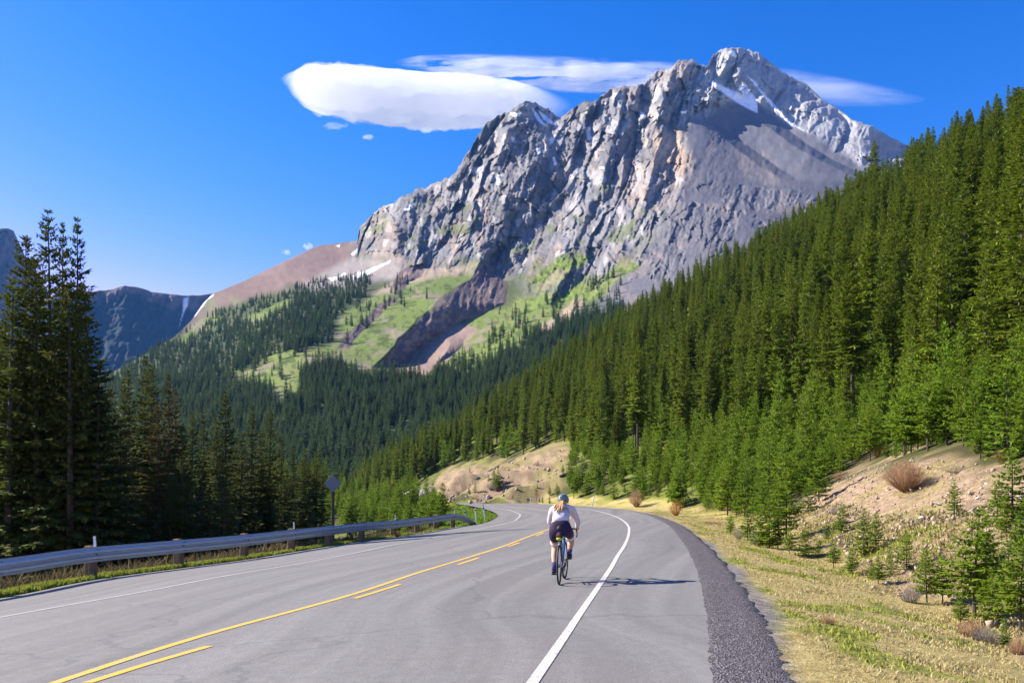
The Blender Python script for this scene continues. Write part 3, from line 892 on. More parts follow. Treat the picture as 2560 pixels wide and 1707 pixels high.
    def wall(rim, toe, dep, back, rough=.25, paintw=1.0, shape=1.0, up=40):
        nonlocal dY, wallm
        rim = np.array(rim, float); toe = np.array(toe, float)
        rim = rim[np.argsort(rim[:, 1])]; toe = toe[np.argsort(toe[:, 1])]
        y0 = max(rim[0, 1], toe[0, 1]) - 12; y1 = min(rim[-1, 1], toe[-1, 1]) + 12
        n1 = 7 * fbm(px / 26, py / 26, int(dep) + 40, 4)
        xr = np.interp(py, rim[:, 1], rim[:, 0]) + n1; xt = np.interp(py, toe[:, 1], toe[:, 0]) + .5 * n1
        xt = np.maximum(xt, xr + 6) + np.clip(y0 - py, 0, None) * 1.3
        q = (px - xr) / (xt - xr)
        ends = smooth01((py - y0) / 26) * smooth01((y1 - py) / 26)
        hold = np.clip((py - (y0 - up)) / up, 0, 1) * smooth01((y1 - py) / 26)
        ribs = rough * (slabs(24, .32, 50 + int(dep), .6, .5) + .8 * f2 + f3) * smooth01(q * 4) * smooth01((1 - q) * 4 + .2)
        s = np.clip(q, 0, 1) ** shape
        bk = np.exp(-np.clip(px - xt, 0, None) / back)
        dY += hold * dep * s * bk + ends * ribs * (q > 0) * (q < 1.1)
        wallm = np.maximum(wallm, ends * smooth01(q * 8) * smooth01((1.04 - q) * 8) * paintw)
    o5 = lambda L: [(900 + a / 3.92, 600 + b / 3.92) for a, b in L]
    wall(o5([(1185, 212), (1130, 330), (1075, 385), (900, 480), (770, 580), (700, 670), (550, 770), (520, 830), (380, 960), (330, 1040), (220, 1150), (120, 1250)]),
         o5([(1290, 225), (1350, 330), (1460, 430), (1430, 620), (1080, 770), (1010, 790), (830, 910), (740, 960), (600, 1060), (500, 1200), (350, 1310)]), 112, 230, .8, up=420)
    wall(o5([(610, 232), (480, 260), (380, 320), (320, 400), (300, 480)]), o5([(640, 236), (630, 300), (600, 360), (470, 420), (430, 490)]), 46, 120, .25, up=140)
    wall([(985, 735), (945, 765), (905, 800), (870, 830), (838, 872)], [(1005, 740), (965, 775), (930, 806), (893, 840), (862, 885)], 18, 60, .3)
    wall([(1122, 862), (1112, 880), (1096, 905)], [(1160, 862), (1140, 880), (1106, 903)], 22, 60, .3)
    o4 = lambda L: [(1660 + a / 2.613, 100 + b / 2.613) for a, b in L]
    wall(o4([(290, 230), (330, 300), (420, 400), (560, 500), (700, 580), (850, 690), (1000, 780), (1230, 880)]), o4([(350, 225), (400, 295), (500, 395), (650, 490), (790, 570), (930, 680), (1075, 770), (1290, 875)]), 52, 130, .22, .0)
    wall(o4([(150, 510), (330, 600), (500, 730), (620, 820), (760, 900)]), o4([(215, 505), (410, 595), (590, 725), (720, 815), (850, 900)]), 44, 150, .15, .0)
    wall(o4([(430, 80), (470, 160), (560, 260), (680, 400), (840, 560)]), o4([(530, 90), (580, 180), (660, 290), (760, 440), (930, 600)]), 34, 140, .3, .0)
    wall(o4([(1350, 580), (1345, 640), (1370, 760)]), o4([(1470, 610), (1540, 690), (1590, 770)]), 150, 300, .2, .3)
    wall([(1290, 262), (1312, 290), (1345, 312)], [(1345, 262), (1392, 290), (1420, 310)], 60, 90, .3, .0)
    Y = Y0 + dY
    # --- colours of the bare ground (albedo)
    n1 = fbm(px / 55, py / 40, 81, 5); n2 = fbm(px / 9, py / 9, 82, 4); n3 = fbm(px / 160, py / 110, 83, 4)
    C = np.zeros((len(px), 3))
    def lay(c, m):
        nonlocal C
        m = np.clip(m, 0, 1)[:, None]; C = C * (1 - m) + np.asarray(c) * m
    lay((.070, .085, .032), np.ones_like(px))                           # wooded ground
    lay((.20, .165, .13), smooth01((n1 + .1) * 2.2) * smooth01((760 - py) / 90))
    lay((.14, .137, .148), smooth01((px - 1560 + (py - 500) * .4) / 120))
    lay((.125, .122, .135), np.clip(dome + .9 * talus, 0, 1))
    lay((.22, .185, .16), dome * smooth01((n1 - .05) * 3) * .6)
    lay((.165, .112, .092), brown)
    lay((.205, .142, .118), brown * smooth01(n1 * 2 + .2) * .6)
    lay((.14, .17, .06), brown * smooth01((py - 720) / 40) * smooth01(n1 * 2 + .6) * .7)
    lay((.26, .225, .195), talus)
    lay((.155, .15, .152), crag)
    lay((.265, .252, .24), crag * smooth01((n1 + .35 * n2 + .12) * 3.2) * smooth01((640 - py + 80 * n3) / 220) * .9)
    lay((.25, .19, .15), crag * smooth01((fbm(px / 75, py / 95, 84, 4) - .16) * 5) * .6)
    lay((.21, .195, .185), crag * smooth01((fbm(px / 30, py / 50, 85, 4) - .2) * 5) * .6)
    fc_ = (.55 * (t2_ - .5) + .35 * (t3_ - .5) + .5 * (t1_ - .5))
    C *= (1 + rockm * fc_ * .75)[:, None]
    lay((.20, .165, .14), rockm * smooth01((t2_ - .80) * 12) * .55); lay((.42, .40, .37), rockm * smooth01((t3_ - .86) * 14) * .5)
    lay((.17, .16, .16), outcrop * smooth01((t3_ - .5) * 6) * .5)
    orange = pm_([(1640, 340), (1720, 300), (1745, 380), (1700, 440), (1640, 430)], 40)
    lay((.46, .32, .20), crag * orange * .8)
    lay((.34, .335, .33), summit)
    lay((.25, .24, .245), summit * smooth01((n1 - .05) * 4) * .7)
    lay((.115, .135, .055), crag * smooth01((fbm(px / 40 + py / 90, py / 26, 86, 4) + (py - 600) / 420 - .12) * 4) * .75)
    lay((.145, .19, .042), np.clip(grass, 0, 1))
    lay((.175, .175, .07), grass * smooth01(n1 * 2.2 + .1) * .6)
    lay((.06, .085, .025), grass * smooth01((fbm(px / 12 - py / 30, py / 7, 87, 4) - .12) * 6) * .75)
    lay((.24, .19, .14), grass * smooth01((fbm(px / 50 + py / 40, py / 20, 88, 4) - .2) * 6) * .7)
    lay((.30, .215, .165), slump)
    lay((.20, .14, .11), slump * smooth01(n2 * 4) * .6)
    lay((.33, .255, .185), path * .9)
    lay((.15, .11, .10), wallm)
    lay((.30, .21, .16), wallm * smooth01((n2 + .5 * n1 - .1) * 4) * .6)
    C *= (1 + .16 * n2 + .12 * n1)[:, None]
    # snow
    snow = np.zeros_like(px)
    for P, fe in (([(1765, 200), (1800, 228), (1850, 262), (1895, 285), (1893, 258), (1868, 218), (1850, 212), (1856, 235), (1820, 222)], 5), ([(1850, 212), (1862, 208), (1892, 250), (1894, 262), (1880, 250)], 4),
                  ([(1865, 190), (1880, 205), (1905, 235), (1930, 268), (1975, 310), (2012, 330), (1960, 290), (1915, 238), (1890, 205)], 4), ([(1822, 130), (1838, 127), (1842, 145), (1830, 142)], 3),
                  ([(1640, 215), (1650, 222), (1640, 250), (1630, 255)], 3), ([(1595, 272), (1602, 280), (1618, 290), (1610, 298), (1598, 290)], 3), ([(1275, 281), (1300, 283), (1308, 280), (1300, 291), (1282, 290)], 2.5),
                  ([(1330, 272), (1345, 285), (1358, 305), (1372, 318), (1362, 318), (1345, 302)], 3), ([(1345, 275), (1365, 290), (1392, 312), (1380, 312), (1360, 300)], 3),
                  ([(1460, 318), (1475, 320), (1480, 345), (1470, 350)], 3), ([(1378, 345), (1390, 338), (1385, 358), (1375, 362)], 2.5), ([(1275, 340), (1285, 343), (1290, 357), (1280, 352)], 2.5), ([(1340, 370), (1352, 366), (1352, 382), (1345, 388)], 2.5),
                  ([(1243, 436), (1255, 438), (1250, 450), (1244, 462)], 2.5), ([(1185, 415), (1200, 418), (1192, 430), (1180, 428)], 2.5), ([(1382, 395), (1388, 392), (1392, 412), (1386, 415)], 2), ([(1010, 522), (1034, 507), (1036, 511), (1015, 530)], 2.5),
                  ([(1508, 418), (1498, 420), (1502, 424), (1512, 422)], 2), ([(1701, 278), (1718, 276), (1715, 283), (1703, 283)], 2), ([(1500, 258), (1517, 257), (1515, 261)], 2), ([(1592, 325), (1612, 326), (1608, 332)], 2),
                  ([(872, 693), (905, 682), (950, 665), (977, 652), (975, 658), (920, 688), (880, 699)], 2.5), ([(846, 690), (858, 682), (868, 684), (850, 693)], 2.5), ([(818, 695), (845, 690), (850, 698), (830, 703)], 2.5), ([(880, 637), (893, 625), (895, 630), (884, 641)], 2),
                  ([(520, 737), (535, 736), (533, 741), (518, 750), (505, 770), (492, 788), (486, 792), (495, 772), (508, 750)], 3), ([(840, 614), (850, 611), (848, 617)], 2)):
        snow = np.maximum(snow, smooth01(.5 + (poly_sd(px + wx * .25, py + wy * .25, P) + 1.2 * n2) / fe))
    lay((.86, .87, .90), snow)
    C = np.clip(C, .01, .95)
    # --- world points, with the far side of the crest folded down behind it
    X = (px - 1280) / F * Y; Z = CZ - (py - HZ) / F * Y
    V = np.stack([X, Y, Z], 1).reshape(nr, len(xs), 3)
    V[0, :, 2] -= 40
    back = []
    for k, (dy, dz) in enumerate(((14, -6), (60, -40), (200, -170), (600, -600))):
        b = V[-1].copy(); sc_ = 1 + dy / b[:, 1]; b[:, 0] *= sc_; b[:, 1] += dy; b[:, 2] = np.maximum(b[:, 2] + dz, -55); back.append(b)
    V2 = np.concatenate([V, np.array(back)], 0)
    C2 = np.concatenate([C.reshape(nr, len(xs), 3), np.repeat(C.reshape(nr, len(xs), 3)[-1:], 4, 0)], 0)
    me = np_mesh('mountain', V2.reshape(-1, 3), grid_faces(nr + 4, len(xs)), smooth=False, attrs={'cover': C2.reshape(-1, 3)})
    g = NG('mountain_ground'); g.set(.95, 0, .08)
    c = g.n('Attribute', attribute_name='cover').outputs['Color']
    P = g.n('NewGeometry').outputs['Position']
    n = g.noise(.35, 5, P, .7)
    hsv = g.n('HueSaturation'); g.l(c, hsv.inputs['Color']); g.l(g.math('MULTIPLY_ADD', n, .8, .6), hsv.inputs['Value'])
    g.col(hsv.outputs[0]); g.bump(n, .5, 1.2)
    me.materials.append(g.m)
    o = tag(link(bpy.data.objects.new('mountain', me)), kind='structure')
    return dict(px=px, py=py, V=V.reshape(-1, 3), nr=nr, nc=len(xs), xs=xs, sky=sky)
MT = build_mountain()
def mountain_at(px, py):
    """mountain surface points seen at photograph pixels"""
    px = np.asarray(px, float); py = np.asarray(py, float)
    c = np.clip(np.rint((px - MT['xs'][0]) / 2.55).astype(int), 0, MT['nc'] - 1)
    t = (py - 1262) / (MT['sky'][c] - 1262)
    r = np.clip(np.rint(t * (MT['nr'] - 1)).astype(int), 0, MT['nr'] - 1)
    return MT['V'][r * MT['nc'] + c], t < 1

def ridge_hill(name, sky, base, Ys, Yb, colf, seed, rough, tilt=0.0, wob=4.0):
    """a farther mountain: skyline sighted, its face running from Ys at the crest to Yb at the foot"""
    x0, x1 = sky[0][0], sky[-1][0]
    xs = np.arange(x0, x1 + 1, 3.0); nr = 130
    sk_ = np.interp(xs, [p[0] for p in sky], [p[1] for p in sky]) + wob * fbm(xs / 30, xs * 0, seed, 4)
    t = np.linspace(0, 1, nr)[:, None]
    py = base + (sk_[None] - base) * t; px = np.repeat(xs[None], nr, 0)
    Y = Yb + (Ys - Yb) * t ** .8 + tilt * (px - x0)
    m = Y / F
    Y = Y + rough * m * (40 * (ridged(px / 60 + py / 200, py / 150, seed + 1, 4) - .5) + 14 * fbm(px / 16, py / 16, seed + 2, 4)) * smooth01((1 - t) * 30)
    V = np.stack([(px - 1280) / F * Y, Y, CZ - (py - HZ) / F * Y], 2)
    b = V[-1].copy(); b[:, 1] += 300; b[:, 2] -= 300
    V = np.concatenate([V, b[None]], 0)
    C = colf(px.ravel(), py.ravel(), (py - sk_[None]).ravel()); C = np.concatenate([C, C[-len(xs):]], 0)
    me = np_mesh(name, V.reshape(-1, 3), grid_faces(nr + 1, len(xs)), [bpy.data.materials['mountain_ground']], smooth=True, attrs={'cover': C})
    return tag(link(bpy.data.objects.new(name, me)), kind='structure')
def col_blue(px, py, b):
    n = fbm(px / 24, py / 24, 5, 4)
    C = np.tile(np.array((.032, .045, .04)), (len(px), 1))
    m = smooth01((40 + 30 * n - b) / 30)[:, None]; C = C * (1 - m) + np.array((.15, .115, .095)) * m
    for P in ([(459, 746), (472, 742), (469, 765), (460, 780), (452, 805), (448, 818), (457, 780)],):
        s = smooth01(.5 + poly_sd(px, py, P) / 4)[:, None]; C = C * (1 - s) + .82 * s
    return C
ridge_hill('distant_hill', [(60, 760), (150, 735), (235, 727), (284, 722), (312, 714), (345, 717), (372, 725), (376, 728), (420, 733), (468, 739), (500, 737), (533, 732), (600, 745), (700, 800)], 960, 2700, 2050, col_blue, 31, 1.0, tilt=1.15, wob=2.5)
ridge_hill('distant_peak', [(-260, 560), (-120, 540), (-40, 560), (0, 571), (20, 570), (34, 576), (40, 600), (58, 632), (80, 655), (110, 720), (190, 800), (300, 900)], 1000, 3000, 2300, lambda px, py, b: np.tile(np.array((.13, .12, .115)), (len(px), 1)), 47, 1.3, tilt=1.3, wob=6)

# ------------------------------------------------------------------ trees
LABEL_N = {}
def in_frame(p, H):
    px, py = project(np.array([p])); 
    return -60 < px[0] < 2620
def side(e):
    d = np.gradient(e[:, :2], axis=0)
    return d / np.linalg.norm(d, axis=1)[:, None]

# -- tall spruces on the left: (tip column, tip row, distance, crown fatness, kind, label)
LT = [(131, 517, 48, 1.0, 0, 'tallest dark spruce of the left stand, its spire highest against the sky'),
      (152, 545, 49, .85, 3, 'dark spruce close against the right flank of the tallest left spruce'),
      (194, 531, 47, .95, 1, 'thin open-topped spruce right of the tallest spire in the left stand'),
      (59, 578, 46, 1.1, 2, 'broad dark spruce left of the tallest spire, in front of the blue peak'),
      (224, 708, 46, 1.15, 0, 'bushy spruce on the right edge of the tall left stand, drooping over the blue hill'),
      (92, 640, 43, 1.05, 2, 'olive spruce standing just under the tallest spire on the left'),
      (20, 690, 42, 1.15, 0, 'broad spruce at the left edge of the picture, below the blue peak'),
      (175, 700, 42, 1.1, 2, 'olive spruce filling the gap below the two left spires'),
      (-40, 640, 44, 1.1, 1, 'spruce half cut off by the left edge of the picture'),
      (360, 881, 66, 1.0, 1, 'narrow spruce with the highest tip between the tall left stand and the road sign'),
      (327, 921, 68, .95, 3, 'slim spruce left of the narrow high-tipped one, in front of the wooded foothill'),
      (312, 930, 64, .9, 1, 'slim spruce third left of the narrow high-tipped spruce'),
      (379, 906, 63, 1.05, 0, 'full spruce touching the right side of the narrow high-tipped spruce'),
      (268, 965, 58, 1.1, 2, 'shorter spruce just right of the tall left stand, olive in the sun'),
      (423, 932, 70, .9, 3, 'spruce with a reddish dying crown right of the narrow high-tipped pair'),
      (438, 962, 72, .9, 1, 'green spruce half hidden behind the reddish dying one'),
      (480, 1028, 80, .95, 0, 'small-tipped spruce left of the lone full spruce in the middle of the left stand'),
      (513, 1017, 82, .9, 3, 'slender spruce just left of the lone full spruce in the middle of the left stand'),
      (566, 974, 80, 1.15, 0, 'full symmetrical spruce standing clear in the middle of the left stand'),
      (545, 1040, 76, 1.0, 2, 'low spruce leaning on the left side of the full symmetrical spruce'),
      (628, 1005, 88, .95, 1, 'narrow spruce right of the full symmetrical spruce, with a gap on both sides'),
      (673, 1020, 92, 1.05, 2, 'ragged spruce second right of the full symmetrical spruce'),
      (655, 1065, 90, .95, 0, 'short spruce between the narrow and the ragged spruce'),
      (702, 1085, 96, .95, 3, 'spruce stepping down right of the ragged spruce'),
      (733, 1105, 100, .9, 1, 'spruce fourth from the right end of the left stand'),
      (762, 1121, 104, .95, 0, 'spruce next to last at the right end of the left stand, left of the sign'),
      (789, 1118, 106, .95, 3, 'last spruce at the right end of the left stand, beside the diamond sign'),
      (806, 1150, 112, .9, 1, 'small spruce behind the diamond sign'),
      (600, 1075, 74, 1.05, 2, 'shaded spruce in front of the gap right of the full symmetrical spruce'),
      (455, 1060, 62, 1.1, 2, 'shaded broad spruce in front of the small-tipped one'),
      (400, 1010, 56, 1.1, 0, 'shaded broad spruce below the reddish dying crown'),
      (300, 1040, 50, 1.1, 2, 'shaded broad spruce right below the tall left stand'),
      (240, 900, 45, 1.15, 0, 'dark broad spruce at the foot of the right edge of the tall left stand')]
stump = {}
red_mat = foliage('reddish_needles', (.03, .030, .008), (.12, .10, .022))
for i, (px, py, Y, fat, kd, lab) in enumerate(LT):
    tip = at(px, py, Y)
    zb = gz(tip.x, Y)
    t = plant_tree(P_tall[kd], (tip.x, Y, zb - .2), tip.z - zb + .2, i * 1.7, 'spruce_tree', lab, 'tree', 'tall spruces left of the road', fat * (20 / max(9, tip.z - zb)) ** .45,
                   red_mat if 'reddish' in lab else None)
# -- shaded trees behind them, nothing tells them apart
wood_items = {}
for i in range(95):
    Y = rnd.uniform(44, 120); u = rnd.uniform(-.70, -.24)
    tops = np.interp(1280 + F * u, [-200, 0, 230, 260, 500, 800], [680, 780, 900, 1020, 1080, 1150])
    x = u * Y
    d, s_ = line_d(np.array([x]), np.array([Y]), E_in[::6, :2])
    if d[0] < 9: continue
    zt = CZ - (tops + rnd.uniform(0, 120) - HZ) / F * Y; zb = gz(x, Y)
    if zt - zb < 4: continue
    px_ = 1280 + F * u
    lb = 'shaded spruce inside the left wood ' + ('under the tallest spires' if px_ < 230 else 'below the narrow high-tipped spruce' if px_ < 430 else 'around the full symmetrical spruce' if px_ < 640 else 'towards the diamond sign')
    o = plant_tree(P_tall[rnd.randrange(4)], (x, Y, zb - .2), zt - zb, rnd.uniform(0, 6.28), 'spruce_tree', lb, 'tree', 'shaded spruces inside the left wood', (20 / (zt - zb)) ** .45)
    wood_items.setdefault(lb, []).append((o, px_, zt - zb, Y))

# -- forest on the right hillside
def hill_points(n, spacing, gen):
    cell = {}; out = []
    for _ in range(n):
        p = gen()
        if p is None: continue
        x, y, sp = p
        k = (int(x / 8), int(y / 8)); ok = True
        for a in (-1, 0, 1):
            for b in (-1, 0, 1):
                for (qx, qy, qs) in cell.get((k[0] + a, k[1] + b), ()):
                    if (qx - x) ** 2 + (qy - y) ** 2 < (min(sp, qs) * spacing) ** 2: ok = False; break
                if not ok: break
            if not ok: break
        if ok:
            cell.setdefault(k, []).append((x, y, sp)); out.append((x, y))
    return np.array(out)
def gen_hill():
    u = rnd.uniform(-.16, .72); Y = 28 * (480 / 28) ** rnd.random()
    if rnd.random() > (Y / 480) ** .55 + .12: return None
    return (u * Y, Y, 2.05 + min(.9, Y / 300))
HP = hill_points(34000, 1.0, gen_hill)
d_o, s_o = line_d(HP[:, 0], HP[:, 1], E_out[::4, :2]); d_i, _ = line_d(HP[:, 0], HP[:, 1], E_in[::4, :2])
hz_ = ground_z(HP[:, 0], HP[:, 1])
hpx, hpy = project(np.stack([HP[:, 0], HP[:, 1], hz_], 1))
inb = poly_sd(hpx, hpy, BANK_NEAR) > -30 ; inb &= HP[:, 1] < 62
inf_ = (poly_sd(hpx, hpy, BANK_FAR) > -4) & (HP[:, 1] > 95)
keep = (s_o > 0) & (d_o < d_i) & (d_o > 7.5) & ~inb & ~inf_ & (poly_sd(HP[:, 0], HP[:, 1], ROADPOLY) < -7)
keep &= ~((HP[:, 1] < 40) & (d_o < 16))
HP = HP[keep]; hz_ = hz_[keep]; d_o = d_o[keep]; hpx = hpx[keep]; hpy = hpy[keep]
young = (d_o < 13 + 9 * vnoise(HP[:, 0] / 9, HP[:, 1] / 9, 7)) | (rng.random(len(HP)) < .12 + .25 * (d_o < 32))
HH = np.where(young, 2.6 + 4.2 * rng.random(len(HP)) + np.clip((d_o - 8) * .12, 0, 2), 6.5 + 10.5 * rng.random(len(HP)))
HH = np.where(~young & (HP[:, 1] > 230), HH * .9, HH)
dist = np.hypot(HP[:, 0], HP[:, 1])
score = HH / dist * ((hpx > -20) & (hpx < 2600))
order = np.argsort(-score)
M_young_big = M_young
BARK_OBJ = {}
big_hill = [i for i in order if not young[i]][:175]
big_young = [i for i in order if young[i]][:70]
# visible landmarks among the hillside trees: (tip px, tip py, base px, base py, distance, kind, label)
for k, (tx, ty, Y, kd, fat, lab) in enumerate(((2132, 650, 76, 3, 1.35, 'tall hillside spruce with a bare grey trunk and open lower branches above the rocky bank'),
                                        (2182, 350, 250, 0, 1.5, 'lone high-topped spruce that stands above the skyline under the mountain ridge'),
                                        (2480, 430, 95, 2, 1.2, 'tall spruce near the right edge of the picture, highest of the near hillside'),
                                        (2548, 215, 120, 0, 1.3, 'uppermost spruce at the right edge of the picture'),
                                        (2395, 480, 100, 1, 1.2, 'olive spruce left of the tall one near the right edge'),
                                        )):
    tip = at(tx, ty, Y); zb = gz(tip.x, Y)
    plant_tree(P_hill[kd], (tip.x, Y, zb - .2), tip.z - zb, k * 1.3, 'spruce_tree', lab, 'tree', 'landmark trees on the hillside', fat * (14 / (tip.z - zb)) ** .4)
hill_obj = {}
def finish_labels(items, base):
    """items: (object, column in the picture, height m, distance m): the ones that stand out get labels of their own"""
    pool = list(items)
    for word, key in (('tallest', lambda q: -q[2]), ('shortest', lambda q: q[2]), ('leftmost', lambda q: q[1]), ('rightmost', lambda q: -q[1]), ('nearest', lambda q: q[3]), ('farthest', lambda q: -q[3])):
        if len(pool) < 2: break
        pool.sort(key=key); q = pool.pop(0); q[0]['label'] = word + ' ' + base
    for q in pool: q[0]['label'] = ('other ' if len(pool) < len(items) else '') + base
def hill_place(px):
    for lim, ph in ((1240, 'over the far bank'), (1400, 'behind the far bank'), (1560, 'over the cyclist'), (1750, 'over the brown bush by the bend'), (1960, 'left of the rocky bank'), (2200, 'over the left half of the rocky bank'), (2400, 'over the right half of the rocky bank')):
        if px < lim: return ph
    return 'by the right picture edge'
hill_items = {}
def zone(px, py, Y, yng):
    pl = hill_place(px)
    if yng: return 'young bright green spruce %s' % pl, 'young spruces on the lower hillside'
    if Y < 75: return 'large near spruce of the hillside forest %s' % pl, 'nearest large spruces on the hillside'
    if Y < 130: return 'mid-slope spruce of the hillside forest %s' % pl, 'mid-slope spruces on the hillside'
    return 'narrow upper spruce of the hillside forest %s' % pl, 'upper hillside spruces'
for idx, (lst, protos) in enumerate(((big_hill, P_hill), (big_young, P_young))):
    for i in lst:
        kd = rnd.randrange(len(protos))
        lab, grp = zone(hpx[i], hpy[i], HP[i, 1], young[i])
        o = plant_tree(protos[kd], (HP[i, 0], HP[i, 1], hz_[i] - .15), HH[i], rnd.uniform(0, 6.28), 'spruce_sapling' if young[i] else 'spruce_tree', lab, 'tree', grp,
                       rnd.uniform(.85, 1.2) * (1.0 if not young[i] else (3 / HH[i]) ** .3))
        hill_obj.setdefault((idx, kd), o); hill_items.setdefault(lab, []).append((o, hpx[i], HH[i], HP[i, 1]))
for lab, it in list(hill_items.items()) + list(wood_items.items()): finish_labels(it, lab)
# -- low young growth between them, near the road
UP = hill_points(16000, 1.0, lambda: (lambda Y: (rnd.uniform(-.05, .64) * Y, Y, 1.25 + Y / 260))(24 * (170 / 24) ** rnd.random()))
ud, us = line_d(UP[:, 0], UP[:, 1], E_out[::4, :2]); uz = ground_z(UP[:, 0], UP[:, 1]); ux, uy = project(np.stack([UP[:, 0], UP[:, 1], uz], 1))
uk = (us > 0) & (ud > 5.5) & (ud < 42) & ((poly_sd(ux, uy, BANK_NEAR) < -6) | (UP[:, 1] > 62)) & ~((poly_sd(ux, uy, BANK_FAR) > -4) & (UP[:, 1] > 95)) & (poly_sd(UP[:, 0], UP[:, 1], ROADPOLY) < -5)
uk &= ~((uy > 1330) & (ux > 1850)) & ~((UP[:, 1] < 50) & (ud < 12) & (ux > 1960))
UP = UP[uk]; uz = uz[uk]; nU = len(UP); ext = len(HP)
HP = np.concatenate([HP, UP]); hz_ = np.concatenate([hz_, uz]); young = np.concatenate([young, np.ones(nU, bool)])
HH = np.concatenate([HH, 1.1 + 3.2 * rng.random(nU) ** 1.6])
rest = np.array([i for i in range(len(HP)) if i not in set(big_hill) | set(big_young)])
pr = []
for idx, n_ in ((0, 5), (1, 4)):
    for kd in range(n_):
        ch = {c.name.split('.')[0]: c for c in hill_obj[(idx, kd)].children}
        pr.append((ch['crown'], ch['trunk']))
kv = np.where(young[rest], 5 + rng.integers(0, 4, len(rest)), rng.integers(0, 5, len(rest)))
sz = np.where(young[rest], HH[rest] / 3, HH[rest] / 14)
fat = rng.uniform(.8, 1.3, len(rest)) * np.where(young[rest], (3 / HH[rest]) ** .3, 1)
scatter('hillside_forest', np.stack([HP[rest, 0], HP[rest, 1], hz_[rest] - .15], 1), rng.random(len(rest)) * 6.28, np.stack([sz * fat, sz * fat, sz], 1), kv, pr,
        'dense spruce forest covering the rest of the right hillside', 'forest')
print('hill trees', len(HP), 'rest', len(rest))

# -- forest on the foot of the mountain and along the valley
FOREST = [(-60, 1075), (256, 950), (359, 893), (435, 852), (479, 815), (530, 784), (600, 768), (673, 744), (740, 718), (788, 705), (830, 700), (899, 691), (935, 690), (925, 735), (862, 775), (838, 800), (830, 850), (760, 882), (690, 885), (640, 925),
          (600, 925), (570, 935), (600, 955), (665, 965), (690, 1010), (745, 1008), (757, 930), (800, 905), (838, 900), (880, 930), (930, 945), (1030, 948), (1130, 935), (1205, 915), (1280, 868), (1340, 832), (1420, 812), (1480, 790), (1560, 760), (1560, 1262), (-60, 1262)]
HOLES = [[(605, 800), (720, 748), (748, 752), (650, 806)], [(440, 862), (500, 800), (535, 790), (500, 830)], [(940, 1100), (1020, 1058), (1025, 1068), (945, 1112)], [(560, 955), (640, 930), (650, 945), (600, 970)]]
q = rng.random((60000, 2)); fx_ = -60 + q[:, 0] * 1640; fy_ = 690 + q[:, 1] * 575
n_w = fbm(fx_ / 40, fy_ / 25, 201, 3)
m = poly_sd(fx_ + 12 * n_w, fy_ + 8 * n_w, FOREST) > 0
for hp in HOLES: m &= poly_sd(fx_, fy_, hp) < 0
den = .22 + .14 * n_w + .12 * smooth01((900 - fy_) / 200)
den = np.where((fy_ > 1040), .11, den)
m &= rng.random(len(fx_)) < den * 1.75
# scattered trees on the meadows and crags
SC = [[(560, 935), (700, 880), (860, 790), (1000, 690), (1040, 720), (900, 850), (760, 905), (700, 1010)], [(1130, 940), (1250, 780), (1420, 740), (1560, 650), (1560, 760), (1350, 830)], [(940, 640), (1060, 640), (1240, 600), (1230, 650), (1090, 670), (960, 690)], [(1400, 640), (1700, 520), (1720, 640), (1500, 740)]]
for P_, dn in zip(SC, (.012, .022, .12, .02)):
    m |= (poly_sd(fx_ + 20 * n_w, fy_ + 14 * n_w, P_) > 0) & (rng.random(len(fx_)) < dn * (1 + 2.5 * (n_w > .1)))
fx_ = fx_[m]; fy_ = fy_[m]
pos, vis = mountain_at(fx_, fy_)
pos = pos[vis]; fx_ = fx_[vis]; fy_ = fy_[vis]
fH = (7 + 10 * rng.random(len(pos))) * np.where(pos[:, 1] < 650, 1.05, 1.0)
fH = np.where(pos[:, 1] > 1250, fH * .8, fH)
# lone meadow trees stand as things of their own
MEADOW = [(1003, 750, 'spruce on the left meadow below the scree path'), (1012, 755, 'spruce on the left meadow right of the lone one'), (962, 762, 'dark spruce at the upper edge of the left meadow'), (990, 715, 'spruce by the brown scree path'), (1066, 735, 'small spruce high on the left meadow'),
          (917, 810, 'lone spruce in the middle of the left meadow'), (867, 845, 'lone spruce low on the left meadow'), (1222, 865, 'lone spruce on the right meadow below the rocks'), (1220, 910, 'large lone spruce at the foot of the right meadow'), (1300, 800, 'spruce at the top of the right meadow'),
          (1312, 798, 'second spruce at the top of the right meadow'), (1347, 820, 'spruce beside the tan scree on the right meadow'), (1270, 850, 'tall thin spruce on the right meadow edge'), (1255, 880, 'spruce at the right meadow edge above the forest'), (745, 1000, 'spruce at the tip of the lowest meadow'), (700, 930, 'lone spruce on the small left meadow')]
far_obj = []
for i, (px, py, lab) in enumerate(MEADOW):
    p, _ = mountain_at([px], [py + 12]); p = p[0]
    o = plant_tree(P_far[i % 3], tuple(p), rnd.uniform(13, 18), i * .9, 'spruce_tree', 'distant ' + lab, 'tree', 'lone trees on the mountain meadows', 1.1)
    far_obj.append(o)
pr = []
for kd in range(3):
    ch = {c.name.split('.')[0]: c for c in far_obj[kd].children}
    pr.append((ch['crown'], ch['trunk']))
sz = fH / 14; ft = rng.uniform(.85, 1.3, len(pos))
scatter('mountain_forest', pos - np.array((0, 0, .4)), rng.random(len(pos)) * 6.28, np.stack([sz * ft, sz * ft, sz], 1), rng.integers(0, 3, len(pos)), pr, 'spruce forest over the foot of the mountain and the valley', 'forest')
